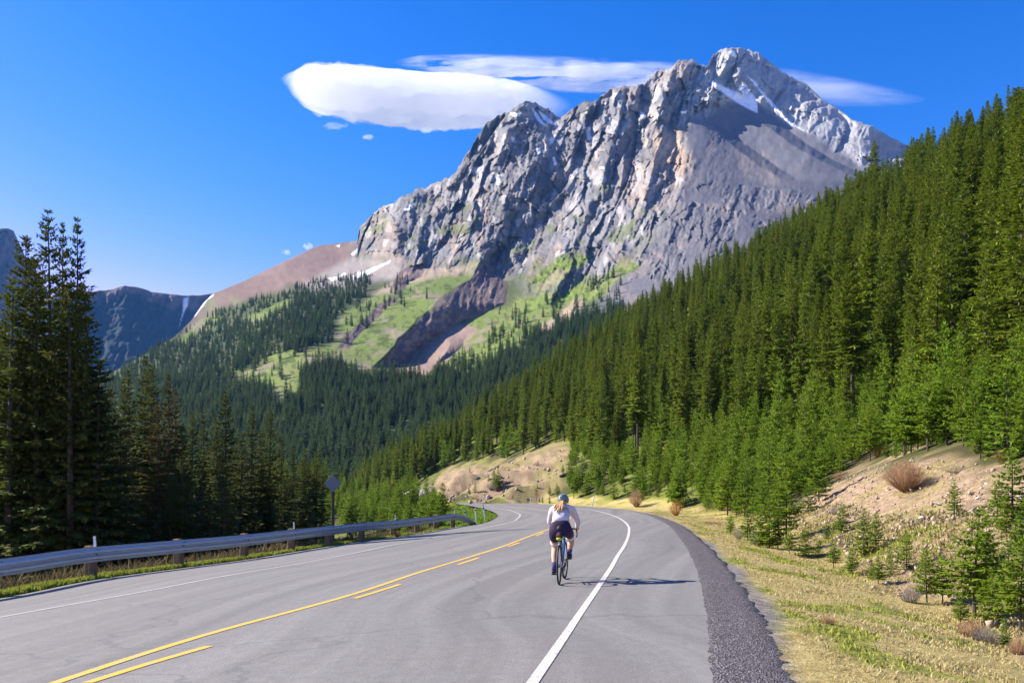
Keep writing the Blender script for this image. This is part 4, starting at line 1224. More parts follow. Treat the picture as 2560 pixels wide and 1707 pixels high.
# valley trees between the road and the mountain
vp = hill_points(6000, 1.0, lambda: (rnd.uniform(-230, -20), rnd.uniform(150, 420), 3.4))
vz = ground_z(vp[:, 0], vp[:, 1]); vx, vy = project(np.stack([vp[:, 0], vp[:, 1], vz], 1))
do_, so2 = line_d(vp[:, 0], vp[:, 1], E_out[::4, :2]); di_, si2 = line_d(vp[:, 0], vp[:, 1], E_in[::4, :2])
gap = (np.abs(vx - 860) < 45) & (vp[:, 1] < 330)
k = (vx > -100) & (np.minimum(do_, di_) > 14) & ~gap & ~((vx > 800) & (vp[:, 1] < 200)) & ~(poly_sd(vx, vy, BANK_FAR) > -5)
vp = vp[k]; vz = vz[k]
vH = 7 + 8 * rng.random(len(vp)); sz = vH / 14
yp = hill_points(9000, 1.0, lambda: (lambda Y: (rnd.uniform(-.24, -.03) * Y, Y, 1.7 + Y / 260))(rnd.uniform(120, 330)))
ydo, yso = line_d(yp[:, 0], yp[:, 1], E_out[::4, :2]); ydi, ysi = line_d(yp[:, 0], yp[:, 1], E_in[::4, :2])
yz = ground_z(yp[:, 0], yp[:, 1]); yx, yy = project(np.stack([yp[:, 0], yp[:, 1], yz], 1))
yk = (np.minimum(ydo, ydi) > 4.5) & (poly_sd(yp[:, 0], yp[:, 1], ROADPOLY) < -4) & (poly_sd(yx, yy, BANK_FAR) < -3) & (rng.random(len(yp)) < .8)
yp = yp[yk]; yz = yz[yk]; yH = 2.2 + 4.0 * rng.random(len(yp)) ** 1.5
ypr = [tuple({q.name.split('.')[0]: q for q in hill_obj[(1, kd)].children}[n] for n in ('crown', 'trunk')) for kd in range(4)]
ys = yH / 3; yf = ys * (3 / yH) ** .3
scatter('valley_thicket', np.stack([yp[:, 0], yp[:, 1], yz - .1], 1), rng.random(len(yp)) * 6.28, np.stack([yf, yf, ys], 1), rng.integers(0, 4, len(yp)), ypr, 'thicket of young spruces on the valley floor beyond the green of the bend', 'thicket')
scatter('valley_forest', np.stack([vp[:, 0], vp[:, 1], vz - .3], 1), rng.random(len(vp)) * 6.28, np.stack([sz, sz, sz], 1), rng.integers(0, 5, len(vp)), [(c, t) for c, t in [tuple({q.name.split('.')[0]: q for q in hill_obj[(0, kd)].children}[n] for n in ('crown', 'trunk')) for kd in range(5)]],
        'spruce forest on the valley floor beyond the bend', 'forest')
print('far', len(pos), 'valley', len(vp))

# ------------------------------------------------------------------ guardrail
def galv():
    g = NG('galvanised_steel'); g.set(.34, .55, .5)
    P = g.n('NewGeometry').outputs['Position']
    n = g.noise(3, 5, P, .7); n2 = g.noise(30, 3, P, .6)
    g.col(g.mix(n, (.48, .52, .57), (.66, .70, .74)))
    g.l(g.math('MULTIPLY_ADD', n2, .25, .25), g.b.inputs['Roughness'])
    g.bump(n2, .06, .01)
    return g.m
M_galv = galv()
def wood_mat():
    g = NG('weathered_post_wood'); g.set(.9, 0, .1)
    tc = g.n('TexCoord').outputs['Object']
    mp = g.n('Mapping'); mp.inputs['Scale'].default_value = (14, 14, 1.2); g.l(tc, mp.inputs['Vector'])
    n = g.noise(1.6, 6, mp.outputs[0], .7)
    g.col(g.ramp(n, [(.3, (.07, .045, .03)), (.55, (.19, .125, .08)), (.75, (.30, .22, .15))])); g.bump(n, .6, .02)
    return g.m
M_wood = wood_mat()
M_tag = simple('reflector_white', (.82, .84, .86), .4, 0, .5, .03)
M_dark = simple('black_band', (.02, .02, .022), .5, 0, .4, .1)
M_bolt = simple('rail_bolt', (.10, .10, .10), .5, .6, .4, .1)
# line of the rail: half a metre outside the inner edge
rl = np.stack([E_in[:, 0] + nI[:, 0] * .45, E_in[:, 1] + nI[:, 1] * .45], 1)
rl = rl[(rl[:, 1] > 2) & (rl[:, 1] < 61.5)]
ra = np.concatenate([[0], np.cumsum(np.linalg.norm(np.diff(rl, axis=0), axis=1))])
def rail_at(s):
    x = np.interp(s, ra, rl[:, 0]); y = np.interp(s, ra, rl[:, 1])
    x2 = np.interp(s + .3, ra, rl[:, 0]); y2 = np.interp(s + .3, ra, rl[:, 1]); x1 = np.interp(s - .3, ra, rl[:, 0]); y1 = np.interp(s - .3, ra, rl[:, 1])
    d = Vector((x2 - x1, y2 - y1, 0)).normalized()
    k = np.argmin(np.abs(E_in[:, 1] - y))
    return Vector((x, y, E_in[k, 2] - .05)), d
s_end = ra[-1]
# a post stands at (228,1443) in the photograph: count posts both ways from it
k0 = np.argmin(np.abs(1280 + F * rl[:, 0] / np.maximum(rl[:, 1], 3) - 228) + (rl[:, 1] < 8) * 1e5); s0 = ra[k0]
GAP = 3.81
post_s = [s0 + GAP * k for k in range(-5, 12) if 1.0 < s0 + GAP * k < s_end - .8]
rail = empty('guardrail', rail_at(post_s[0])[0]); tag(rail, 'long galvanised W-beam guardrail on wooden posts along the left road edge', 'guardrail')
inv = Matrix.Translation(-rail.location)
def topz(s):
    """height of the beam's top above the ground; the last two spans run down into the ground"""
    q = (s_end - s) / 5.2
    return .92 if q > 1 else .92 - .78 * (1 - q) ** 1.7
prof = [(.03, 0), (.012, -.012), (.0, -.03), (.075, -.075), (.082, -.095), (.075, -.115), (.01, -.142), (.0, -.156), (.01, -.17), (.075, -.197), (.082, -.217), (.075, -.237), (0, -.282), (.012, -.30), (.03, -.312)]
prof = [(a * 1.6, b * 1.32) for a, b in prof]
cuts = [post_s[0] - GAP] + post_s + [s_end]
cuts[0] = max(.2, cuts[0])
for a, b in zip(cuts[:-1], cuts[1:]):
    if b - a < .3: continue
    n = 6; V = []; Fq = []
    for i in range(n + 1):
        s = a - .06 + (b - a + .06 + (.06 if b < s_end else 0)) * i / n
        p, d = rail_at(min(s, s_end)); nr_ = Vector((d.y, -d.x, 0)); h = topz(min(s, s_end))
        off = -.004 if i == 0 else .0
        for (o_, z) in prof:
            V.append(p + nr_ * (.10 + o_ + .003 * (i == n)) + Vector((0, 0, h + z * (1 if h > .35 else h / .35))) - rail.location)
    m_ = len(prof)
    for i in range(n):
        for j in range(m_ - 1):
            Fq.append((i * m_ + j, i * m_ + j + 1, (i + 1) * m_ + j + 1, (i + 1) * m_ + j))
    mb = MB(); mb.add(V, Fq); o = mb.build('rail_panel', M_galv, rail, smooth=False)
    md = o.modifiers.new('thick', 'SOLIDIFY'); md.thickness = .004
for k, s in enumerate(post_s):
    p, d = rail_at(s); nr_ = Vector((d.y, -d.x, 0)); h = topz(s)
    M = Matrix((( d.x, nr_.x, 0), (d.y, nr_.y, 0), (0, 0, 1))).to_4x4()
    mb = MB(); hh = h + .03
    tilt = Matrix.Rotation(rnd.uniform(-.04, .04), 4, 'X')
    mb.box(p - rail.location + Vector((0, 0, hh / 2 - .3)) - nr_ * .06, (.24, .26, hh + .6), M @ tilt, .03)
    po = mb.build('post', M_wood, rail)
    bl = MB(); bl.box(p - rail.location + Vector((0, 0, h - .205)) + nr_ * .075, (.12, .05, .34), M, .01); bl.build('spacer_block', M_wood, po)
    bt = MB()
    for dx in (-.05, .05):
        for dz in (-.065, -.345): bt.ball(p - rail.location + d * dx + nr_ * .19 + Vector((0, 0, h + dz)), (.016, .016, .016), 6, 4)
    bt.ball(p - rail.location + nr_ * .125 + Vector((0, 0, h - .206)), (.026, .022, .022), 6, 4)
    bt.build('bolt', M_bolt, po)
    if k % 3 == [i for i, q in enumerate(post_s) if abs(q - s0) < .01][0] % 3:
        rf = MB(); rf.box(p - rail.location + nr_ * .06 + Vector((0, 0, h + .15)), (.10, .012, .30), M @ Matrix.Rotation(rnd.uniform(-.1, .05), 4, 'Y'), .004)
        rf.build('reflector_tag', M_tag, rail)

# ------------------------------------------------------------------ signs and delineator posts
p = at(832, 1353, 47.0)
zg = gz(p.x, p.y)
sg = empty('diamond_sign', (p.x, p.y, zg)); tag(sg, 'back of a grey diamond road sign on a dark wooden post behind the guardrail', 'road sign')
top = CZ - (1186 - HZ) / F * 47 - zg
MB().box((0, .07, top / 2 - .15), (.15, .11, top + .3), None, .015).build('post', simple('dark_post_wood', (.075, .062, .055), .9, 0, .1, .3, 12), sg)
pl = MB(); R45 = Matrix.Rotation(math.radians(45), 4, 'Y'); zc = CZ - (1208 - HZ) / F * 47 - zg
pl.box((0, .005, zc), (.70, .006, .70), R45, .002); pl.build('sign_plate', simple('grey_sign_back', (.14, .155, .18), .55, .2, .5, .06, 4), sg)
bb = MB()
for dz in (-.18, .18): bb.box((0, -.004 + .005 + .14, zc + dz), (.04, .04, .04), None, .005)
bb.build('bolt', M_bolt, sg)

def yellow_sign():
    Y = 112.0; b = ground_hit(1341, 1261, 60)
    Y = b.y; r = empty('curve_sign', b); tag(r, 'small yellow diamond curve warning sign with an orange plate below, at the far bend', 'road sign')
    my = simple('sign_yellow', (.75, .42, .02), .5, 0, .4, .04); mo = simple('sign_orange', (.70, .33, .03), .5, 0, .4, .04)
    u = F / Y
    zd = (HZ - 1226) / u + CZ - b.z; zp = (HZ - 1234.5) / u + CZ - b.z
    MB().box((0, .04, zd / 2), (.07, .05, zd + .5), None, .008).build('post', simple('sign_post_steel', (.28, .26, .24), .6, .4, .4), r)
    MB().box((0, 0, zd), (9.2 / u / 1.414, .012, 9.2 / u / 1.414), Matrix.Rotation(math.radians(45), 4, 'Y'), .002).build('sign_plate', my, r)
    a = MB(); k = 1 / u
    a.tube([(.3 * k, -.012, zd - 2.8 * k), (.3 * k, -.012, zd - .6 * k), (-.9 * k, -.012, zd + .5 * k), (-.9 * k, -.012, zd + 1.2 * k)], .45 * k, 6)
    a.add([(-2.1 * k, -.014, zd + 1.0 * k), (.3 * k, -.014, zd + 1.0 * k), (-.9 * k, -.014, zd + 2.8 * k), (-2.1 * k, -.008, zd + 1.0 * k), (.3 * k, -.008, zd + 1.0 * k), (-.9 * k, -.008, zd + 2.8 * k)], [(0, 1, 2), (5, 4, 3), (0, 3, 4, 1), (1, 4, 5, 2), (2, 5, 3, 0)])
    a.build('arrow_symbol', M_dark, r)
    MB().box((0, 0, zp), (7 * k, .012, 5 * k), None, .002).build('speed_plate', mo, r)
yellow_sign()

def delineator(bx, by, tx, ty, bands, label, group, y0=40):
    b = ground_hit(bx, by, y0); u = F / b.y
    h = (by - ty) / u; lx = (tx - bx) / u
    r = empty('delineator_post', b); tag(r, label, 'marker post', group)
    ax = Vector((lx, 0, h)); M = Matrix.Rotation(math.atan2(lx, h), 4, 'Y')
    wv = .105 if bands else .11
    MB().box(ax / 2 - ax * .04, (wv, .05, ax.length * 1.08), M, .012).build('post_body', M_tag, r)
    if bands:
        MB().box(ax * .97, (wv + .012, .062, ax.length * .06), M, .006).build('cap', M_dark, r)
        MB().box(ax * .80, (wv + .012, .062, ax.length * .09), M, .006).build('dark_band', M_dark, r)
dl = lambda L: [(780 + a / 5.113, 1150 + c / 5.113) for a, c in L]
for (b, t), lab in zip((dl([(1968, 815), (1957, 628)]), dl([(2098, 805), (2088, 598)]), dl([(2215, 772), (2186, 572)])),
                       ('white marker post with black bands nearest the end of the guardrail', 'middle white marker post with black bands on the green inside the bend', 'leaning white marker post with black bands at the right of the green')):
    delineator(b[0], b[1], t[0], t[1], True, lab, 'banded marker posts inside the bend', 50)
for bx, by, tx, ty, lab in ((1479.5, 1266.5, 1485.5, 1240.5, 'white marker post leaning right in front of the young trees beyond the cyclist'), (1325.8, 1260, 1326.6, 1245, 'small white marker post beside the yellow curve sign'), (1206, 1256, 1209.5, 1242, 'small leaning white marker post beside the pale boulder at the far bend')):
    delineator(bx, by, tx, ty, False, lab, 'plain marker posts outside the bend', 80)

# far guardrail on the outer edge where the road leaves the bend
fr = empty('far_guardrail', at(1000, 1247, 230)); tag(fr, 'distant pale guardrail with dark posts where the road leaves the bend', 'guardrail')
L0 = at(905, 1243, 250) - fr.location; L1 = at(1105, 1247, 205) - fr.location
nP = 22
for k in range(nP):
    q = L0.lerp(L1, k / (nP - 1))
    MB().box(q + Vector((0, 0, -.35)), (.30, .25, 1.0), None, .02).build('post', M_dark, fr)
rb = MB(); rb.add([L0 + Vector((0, -.16, .30)), L1 + Vector((0, -.16, .30)), L1 + Vector((0, -.16, -.02)), L0 + Vector((0, -.16, -.02)), L0 + Vector((0, -.13, .30)), L1 + Vector((0, -.13, .30)), L1 + Vector((0, -.13, -.02)), L0 + Vector((0, -.13, -.02))],
                [(0, 1, 2, 3), (7, 6, 5, 4), (0, 4, 5, 1), (3, 2, 6, 7)]); rb.build('rail_beam', simple('dull_white_rail', (.5, .5, .48), .6), fr)

# ------------------------------------------------------------------ rocks
def rock_mesh(seed, flat=.6, jag=.35):
    r = np.random.default_rng(seed)
    import bmesh
    bm = bmesh.new(); bmesh.ops.create_icosphere(bm, subdivisions=2, radius=1)
    ax = [Vector(r.normal(size=3)).normalized() for _ in range(9)]; cut = [r.uniform(.55, .9) for _ in ax]
    for v in bm.verts:
        c = v.co.copy()
        for a_, k_ in zip(ax, cut):
            d_ = c.dot(a_)
            if d_ > k_: c -= a_ * (d_ - k_)
        c *= 1 + r.uniform(-.06, .06)
        v.co = Vector((c.x, c.y * .8, c.z * flat))
    me = bpy.data.meshes.new('rock'); bm.to_mesh(me); bm.free()
    return me
def rock_mat(name, a, b):
    g = NG(name); g.set(.9, 0, .15)
    tc = g.n('TexCoord').outputs['Object']
    n = g.noise(3, 6, tc, .7); g.col(g.mix(n, a, b)); g.bump(n, .5, .08)
    return g.m
M_rock = rock_mat('pale_limestone', (.34, .31, .28), (.58, .54, .50))
M_rock2 = rock_mat('brown_stone', (.24, .17, .12), (.42, .32, .24))
ROCKS = [rock_mesh(i) for i in range(6)]
for q in ROCKS: q.materials.append(M_rock)
def rock(px, py, wpx, lab, y0=8, tilt=0.3, grp='pale rocks on the rocky bank', mat=None, flat=1.0):
    b = ground_hit(px, py, y0); s = wpx / F * b.y / 2
    o = link(bpy.data.objects.new('rock', ROCKS[rnd.randrange(6)])); o.location = b - Vector((0, 0, s * .12))
    o.scale = (s, s * .9, s * .95 * flat); o.rotation_euler = (rnd.uniform(-.3, .3), tilt, rnd.uniform(0, 6))
    if mat: o.material_slots[0].link = 'OBJECT'; o.material_slots[0].material = mat
    tag(o, lab, 'rock', grp); return o
c4 = lambda a, c: (1660 + a / 2.583, 1100 + c / 2.583)
for (a, c, wd, lab, fl) in ((1770, 410, 26, 'long flat pale slab of rock high on the rocky bank', .55), (1662, 503, 23, 'grey rounded rock in the middle of the rocky bank', .9), (2085, 287, 17, 'upper pale rock at the right of the bank, below the saplings', .9), (2030, 375, 17, 'pale rock right of the long flat slab', .8),
                          (2090, 505, 20, 'pale rock at the right of the bank beside the tall sapling', .8), (1170, 670, 34, 'broad pinkish flat rock low on the left of the bank', .4), (1450, 925, 19, 'upright pinkish stone at the bottom of the bank', 1.4), (1525, 1005, 32, 'white angular rock among twigs in the ditch', .5),
                          (1575, 1000, 24, 'greyish rock beside the white angular one in the ditch', .9), (1845, 1200, 24, 'pale rock alone in the ditch by the reddish shrub', .6), (1350, 948, 13, 'small pinkish rock in the ditch left of the upright stone', .7), (1300, 940, 10, 'smallest pale rock left in the ditch row', .7),
                          (1830, 510, 16, 'brownish rock right of the grey rounded rock', .6), (1340, 290, 15, 'stone at the top left of the bank below the bush', .6), (1430, 270, 12, 'small stone just under the big brown bush', .6), (1490, 635, 18, 'grey rock behind the twin saplings on the bank', .7),
                          (1640, 650, 16, 'tan rock in the lower middle of the bank', .6), (1210, 495, 12, 'small rock left on the bank behind the first sapling', .7), (2050, 310, 14, 'small pale rock just left of the upper pale rock', .7), (1760, 265, 14, 'small rock right of the big brown bush', .6), (1290, 745, 12, 'small rock under the twin saplings', .7), (1420, 965, 11, 'small rock right of the ditch row', .7)):
    rock(*c4(a, c), wd, lab, flat=fl)
c5 = lambda a, c: (1100 + a / 5.113, 1150 + c / 5.113)
for (a, c, wd, lab, fl) in ((622, 470, 14, 'tall pale boulder at the foot of the far bank beside the leaning marker post', 1.3), (1113, 490, 9, 'boulder at the roadside left of the small marker post', .8), (1465, 130, 12, 'pale boulder high on the right of the far bank', .6), (340, 462, 9, 'low pale boulder left at the foot of the far bank', .6), (385, 455, 8, 'second low pale boulder left at the foot of the far bank', .6),
                          (175, 490, 10, 'pale boulder at the road edge where the road leaves the bend', .8), (425, 518, 6, 'yellowish stone on the verge of the far bend', .9)):
    rock(*c5(a, c), wd, lab, 95, .2, 'boulders below the far bank', None, fl)
# ribbed pale outcrop at the road's exit from the bend: separate tilted blocks
oc = empty('rock_outcrop', at(1045, 1246, 178)); tag(oc, 'pale ribbed rock outcrop beside the road where it leaves the bend', 'rock')
M_out = rock_mat('pale_outcrop', (.46, .40, .35), (.68, .63, .58))
for k, (px, pt) in enumerate(((1003, 1231), (1011, 1228), (1019, 1226), (1028, 1224), (1037, 1216), (1046, 1219), (1055, 1223), (1064, 1222), (1073, 1217), (1082, 1221), (1090, 1225))):
    h = (1251 - pt) / F * 178
    o = link(bpy.data.objects.new('rock_block', ROCKS[k % 6]), oc); q = at(px, 1251, 178 + rnd.uniform(-1, 1.5)) - oc.location
    o.location = q + Vector((0, 0, h * .45)); o.scale = (.62 * rnd.uniform(.85, 1.3), 1.1, h * .95); o.rotation_euler = (0, rnd.uniform(-.1, .22), rnd.uniform(-.4, .4))
    o.material_slots[0].link = 'OBJECT'; o.material_slots[0].material = M_out if k < 9 else M_rock2

# loose stones on the banks, too many to count
def stones():
    V = []; Fc = []; n0 = 0
    base = np.array([(1, 0, 0), (-1, 0, 0), (0, 1, 0), (0, -1, 0), (0, 0, 1), (0, 0, -1)], float)
    tri = np.array([(0, 2, 4), (2, 1, 4), (1, 3, 4), (3, 0, 4), (2, 0, 5), (1, 2, 5), (3, 1, 5), (0, 3, 5)])
    qx = rng.uniform(6, 24, 16000); qy = rng.uniform(13, 50, 16000); qz = ground_z(qx, qy)
    a, c = project(np.stack([qx, qy, qz], 1))
    m = (poly_sd(a, c, BANK_NEAR) > 5) & (rng.random(16000) < .20 + .35 * (fbm(qx * .6, qy * .6, 5, 3) > 0))
    qx2 = rng.uniform(-30, 16, 6000); qy2 = rng.uniform(110, 185, 6000); qz2 = ground_z(qx2, qy2)
    a2, c2 = project(np.stack([qx2, qy2, qz2], 1))
    m2 = (poly_sd(a2, c2, BANK_FAR) > 2) & (rng.random(6000) < .12)
    X = np.concatenate([qx[m], qx2[m2]]); Yv = np.concatenate([qy[m], qy2[m2]]); Z = np.concatenate([qz[m], qz2[m2]])
    sz = .025 + .10 * rng.random(len(X)) ** 3.5; sz[m.sum():] *= 5
    for x, y, z, s in zip(X, Yv, Z, sz):
        R = np.linalg.qr(rng.normal(size=(3, 3)))[0]
        V.append((base * rng.uniform(.6, 1.2, (6, 1)) * (1, .8, .6)) @ R * s + (x, y, z + s * .35)); Fc.append(tri + n0); n0 += 6
    me = np_mesh('loose_stones', np.concatenate(V), np.concatenate(Fc), [rock_mat('loose_stone', (.24, .175, .12), (.46, .36, .27))])
    tag(link(bpy.data.objects.new('loose_stones', me)), 'loose stones and rubble strewn over the bare banks', 'stones', None, 'stuff')
stones()

# ------------------------------------------------------------------ saplings, shrubs, grass
def sap(bx, by, tx, ty, lab, grp, y0=7, kd=None, fat=1.0):
    b = ground_hit(bx, by, y0); h = (by - ty) / F * b.y
    return plant_tree(P_young[rnd.randrange(4) if kd is None else kd], b - Vector((0, 0, .03)), h * 1.03, rnd.uniform(0, 6.28), 'spruce_sapling', lab, 'tree', grp, fat * 1.15)
g1 = 'saplings on the rocky bank and in the ditch'
for (bx, by, tx, ty, kd, fat, lab) in ((1150, 600, 1150, 400, 0, 1.2, 'single bushy sapling on the left of the rocky bank'), (1050, 640, 1050, 545, 2, 1.2, 'low bushy sapling at the left edge of the rocky bank'), (1290, 745, 1290, 440, 0, 1.1, 'left one of the twin saplings in the middle of the bank'), (1368, 695, 1370, 465, 1, 1.1, 'right one of the twin saplings in the middle of the bank'),
                            (1565, 835, 1570, 590, 2, 1.15, 'wide dark sapling right of the twin saplings'), (1385, 935, 1392, 745, 3, 1.2, 'bare-stemmed small sapling in the ditch below the twins'), (1095, 825, 1080, 640, 3, 1.1, 'thin sapling with a bare stem left in the ditch'), (1000, 765, 1005, 650, 2, 1.3, 'round low sapling in the ditch beside the young forest'),
                            (1215, 860, 1210, 690, 1, 1.3, 'ragged yellowish sapling in the ditch'), (1340, 900, 1335, 780, 0, 1.3, 'dark small sapling behind the bare-stemmed one'), (1697, 1055, 1690, 690, 3, 1.15, 'slim sapling on a long bare stem in the right ditch'), (1800, 1050, 1790, 745, 3, 1.1, 'leaning bare-stemmed sapling right of the slim one'),
                            (2003, 1145, 1945, 440, 3, 1.25, 'tallest sapling of the right ditch, with a pale bare trunk'), (2075, 1030, 2040, 480, 1, 1.0, 'tall sapling close behind the tallest one'), (2300, 1225, 2290, 620, 3, 1.1, 'tall sapling at the right edge with a pale trunk'), (1875, 490, 1868, 255, 0, 1.1, 'pointed sapling standing before the pale rocks high on the bank'),
                            (2210, 640, 2180, 350, 1, 1.2, 'dark sapling right of the pale rocks'), (2195, 1320, 2210, 1140, 0, 1.1, 'small sapling in the reddish shrubs at the lower right'), (810, 740, 815, 560, 3, 1.2, 'thin-stemmed sapling at the near end of the young forest'), (735, 705, 740, 450, 1, 1.1, 'taller sapling at the near end of the young forest'),
                            (910, 760, 890, 550, 0, 1.2, 'sapling between the young forest and the ditch'), (620, 690, 620, 420, 0, 1.2, 'bushy sapling at the roadside edge of the young forest'), (430, 615, 432, 470, 3, 1.0, 'sapling with a white stem on the verge before the young forest'), (540, 650, 545, 430, 1, 1.2, 'second bushy sapling at the roadside edge of the young forest'),
                            (680, 700, 690, 330, 0, 1.1, 'tall young spruce at the corner of the young forest'), (790, 640, 800, 180, 1, 1.1, 'tall young spruce standing behind the corner of the young forest'), (1000, 410, 1010, 60, 1, 1.1, 'tall dark young spruce on the left rim of the rocky bank'), (930, 470, 935, 260, 0, 1.3, 'broad young spruce below the left rim of the rocky bank'),
                            (1915, 1180, 1920, 960, 1, 1.2, 'scrawny sapling left of the tallest one'), (2120, 1190, 2150, 830, 0, 1.3, 'bushy sapling between the tallest one and the right edge'), (2230, 980, 2260, 640, 2, 1.2, 'wide sapling near the right edge of the bank'), (2330, 800, 2340, 380, 1, 1.1, 'sapling cut by the right edge of the picture'),
                            (2250, 500, 2250, 60, 0, 1.3, 'yellow-green young spruce at the top right of the bank'), (2150, 560, 2140, 260, 2, 1.1, 'small sapling beside the pale rocks at the top of the bank'), (1460, 880, 1440, 700, 2, 1.2, 'low sapling with crooked stem near the upright stone')):
    sap(*c4(bx, by), *c4(tx, ty), lab, g1, 7, kd, fat)
# thicket on the slope foot, right of the bend, and saplings on the top of the bank
def thicket(n, gen, grp, lab, hmin, hmax, cond):
    c = 0; its = {}
    for _ in range(n * 12):
        if c >= n: break
        x, y = gen()
        if not cond(x, y): continue
        z = gz(x, y)
        hgt = rnd.uniform(hmin, hmax); px_ = 1280 + F * x / y
        lb = lab(px_)
        o = plant_tree(P_young[rnd.randrange(4)], (x, y, z - .05), hgt, rnd.uniform(0, 6.28), 'spruce_sapling', lb, 'tree', grp, rnd.uniform(1.0, 1.35)); c += 1
        its.setdefault(lb, []).append((o, px_, hgt, y))
    for lb, it in its.items(): finish_labels(it, lb)
def od(x, y):
    a, s = line_d(np.array([x]), np.array([y]), E_out[::4, :2]); b, s2 = line_d(np.array([x]), np.array([y]), E_in[::4, :2])
    return (a[0] if s[0] > 0 else -a[0]), (b[0] if s2[0] < 0 else -b[0]), a[0] < b[0]
def c_foot(x, y):
    o_, i_, r_ = od(x, y)
    if not (r_ and 4.6 < o_ < 15): return False
    a, c = project(np.array([(x, y, gz(x, y))]))
    return poly_sd(a, c, BANK_NEAR)[0] < -14 and poly_sd(a, c, BANK_FAR)[0] < -3
thicket(75, lambda: (lambda Y: (rnd.uniform(0, 26), Y))(36 * (125 / 36) ** rnd.random()), 'young spruces crowding the roadside on the right', lambda p: 'young roadside spruce ' + ('behind the cyclist' if p < 1480 else 'near the white leaning marker post' if p < 1600 else 'between the two roadside bushes' if p < 1720 else 'before the dry grass verge' if p < 1850 else 'at the left foot of the rocky bank'), 1.6, 4.6, c_foot)
def c_top(x, y):
    a, c = project(np.array([(x, y, gz(x, y))])); s = poly_sd(a, c, BANK_NEAR)[0]
    return -70 < s < -4 and c[0] < 1215 and 2000 < a[0] < 2620
thicket(26, lambda: (rnd.uniform(12, 40), rnd.uniform(22, 60)), 'young spruces along the top of the rocky bank', lambda p: 'yellow-green young spruce on top of the rocky bank ' + ('left of the big brown bush' if p < 2220 else 'right above the big brown bush' if p < 2380 else 'near the right edge'), 1.8, 4.2, c_top)
def c_in(x, y):
    o_, i_, r_ = od(x, y)
    if r_ or not (1.8 < i_ < 17): return False
    a, c = project(np.array([(x, y, gz(x, y))]))
    return a[0] > 640 and not (a[0] > 1128 - max(0, (y - 70)) * .6) and c[0] < 1345
thicket(64, lambda: (lambda Y: (rnd.uniform(-24, -4), Y))(40 * (135 / 40) ** rnd.random()), 'young spruces behind the guardrail', lambda p: 'young spruce in the thicket behind the guardrail ' + ('left of the diamond sign' if p < 830 else 'just right of the diamond sign' if p < 930 else 'midway to its far end' if p < 1030 else 'near its far end'), 1.5, 3.4, c_in)
for bx, by, tx, ty, lab in ((1105, 1318, 1126, 1207, 'dark full young spruce ending the thicket above the end of the guardrail'), (1085, 1316, 1098, 1222, 'young spruce left of the dark full one at the end of the thicket'), (870, 1325, 868, 1230, 'dark young spruce just right of the diamond sign'), (985, 1318, 988, 1235, 'dark young spruce in the middle of the thicket'),
                            (412, 1378, 398, 1232, 'bright two-topped sapling lit by the sun before the dark left wood'), (425, 1378, 416, 1240, 'second tip of the bright two-topped sapling'), (138, 1400, 140, 1190, 'dim young spruce behind the guardrail on the far left'), (552, 1360, 551, 1302, 'small bright sapling above the guardrail, left of the middle'), (605, 1358, 607, 1262, 'slim sapling right of the small bright one'), (625, 1356, 624, 1288, 'short sapling beside the slim one'), (650, 1352, 652, 1292, 'dark short sapling before the left wood'), (760, 1345, 762, 1245, 'sapling left of the diamond sign'), (275, 1398, 262, 1215, 'dim green young spruce left of the first reflector tag')):
    sap(bx, by, tx, ty, lab, 'single saplings behind the guardrail', 22)
for bx, by, tx, ty, lab in ((690, 335, 690, 120, 'bright sapling cluster top on the far bank, left one'), (750, 410, 755, 130, 'tall bright sapling in the middle of the far bank'), (720, 380, 715, 200, 'sapling between the two tall ones on the far bank'), (620, 290, 622, 190, 'small sapling left of the cluster on the far bank'), (372, 440, 375, 330, 'small sapling low on the left of the far bank'), (450, 430, 450, 300, 'slim sapling left of the olive bushes on the far bank'),
                            (1500, 480, 1505, 290, 'sapling at the right end of the far bank'), (1400, 460, 1400, 320, 'small sapling behind the yellow curve sign'), (1245, 375, 1247, 305, 'tiny tree tip just above the yellow curve sign'), (930, 500, 930, 445, 'tiny sapling alone low on the far bank'), (1570, 190, 1560, 60, 'dark sapling at the upper right of the far bank'), (380, 160, 385, 90, 'small sapling on the upper left of the far bank'), (1310, 550, 1310, 460, 'low sapling at the roadside right of the curve sign'), (1270, 548, 1268, 475, 'low sapling at the roadside behind the curve sign post'), (1400, 560, 1400, 460, 'roadside sapling between the curve sign and the cyclist')):
    sap(1100 + bx / 5.113, 1150 + by / 5.113, 1100 + tx / 5.113, 1150 + ty / 5.113, lab, 'saplings on the far bank', 95)
# one dead birch-pale stem before the dark wood
b = ground_hit(66, 1395, 20); dt = MB()
pts = [Vector((0, 0, -.2)), Vector((.05, 0, 1.2)), Vector((.18, .05, 2.4)), Vector((.22, .05, 4.2))]; dt.tube(pts, [.05, .045, .03, .012], 6)
for k in range(9):
    a = rnd.uniform(0, 6.28); z = rnd.uniform(.8, 3.6); q = Vector((.06 * z * .8, 0, z)); dt.tube([q, q + Vector((math.cos(a) * .35, math.sin(a) * .35, .1)), q + Vector((math.cos(a) * .6, math.sin(a) * .6, -.02))], [.012, .008, .003], 4)
o = dt.build('dead_tree', M_snag); o.location = b; tag(o, 'thin pale dead trunk with bare twigs in front of the dark left wood', 'tree')

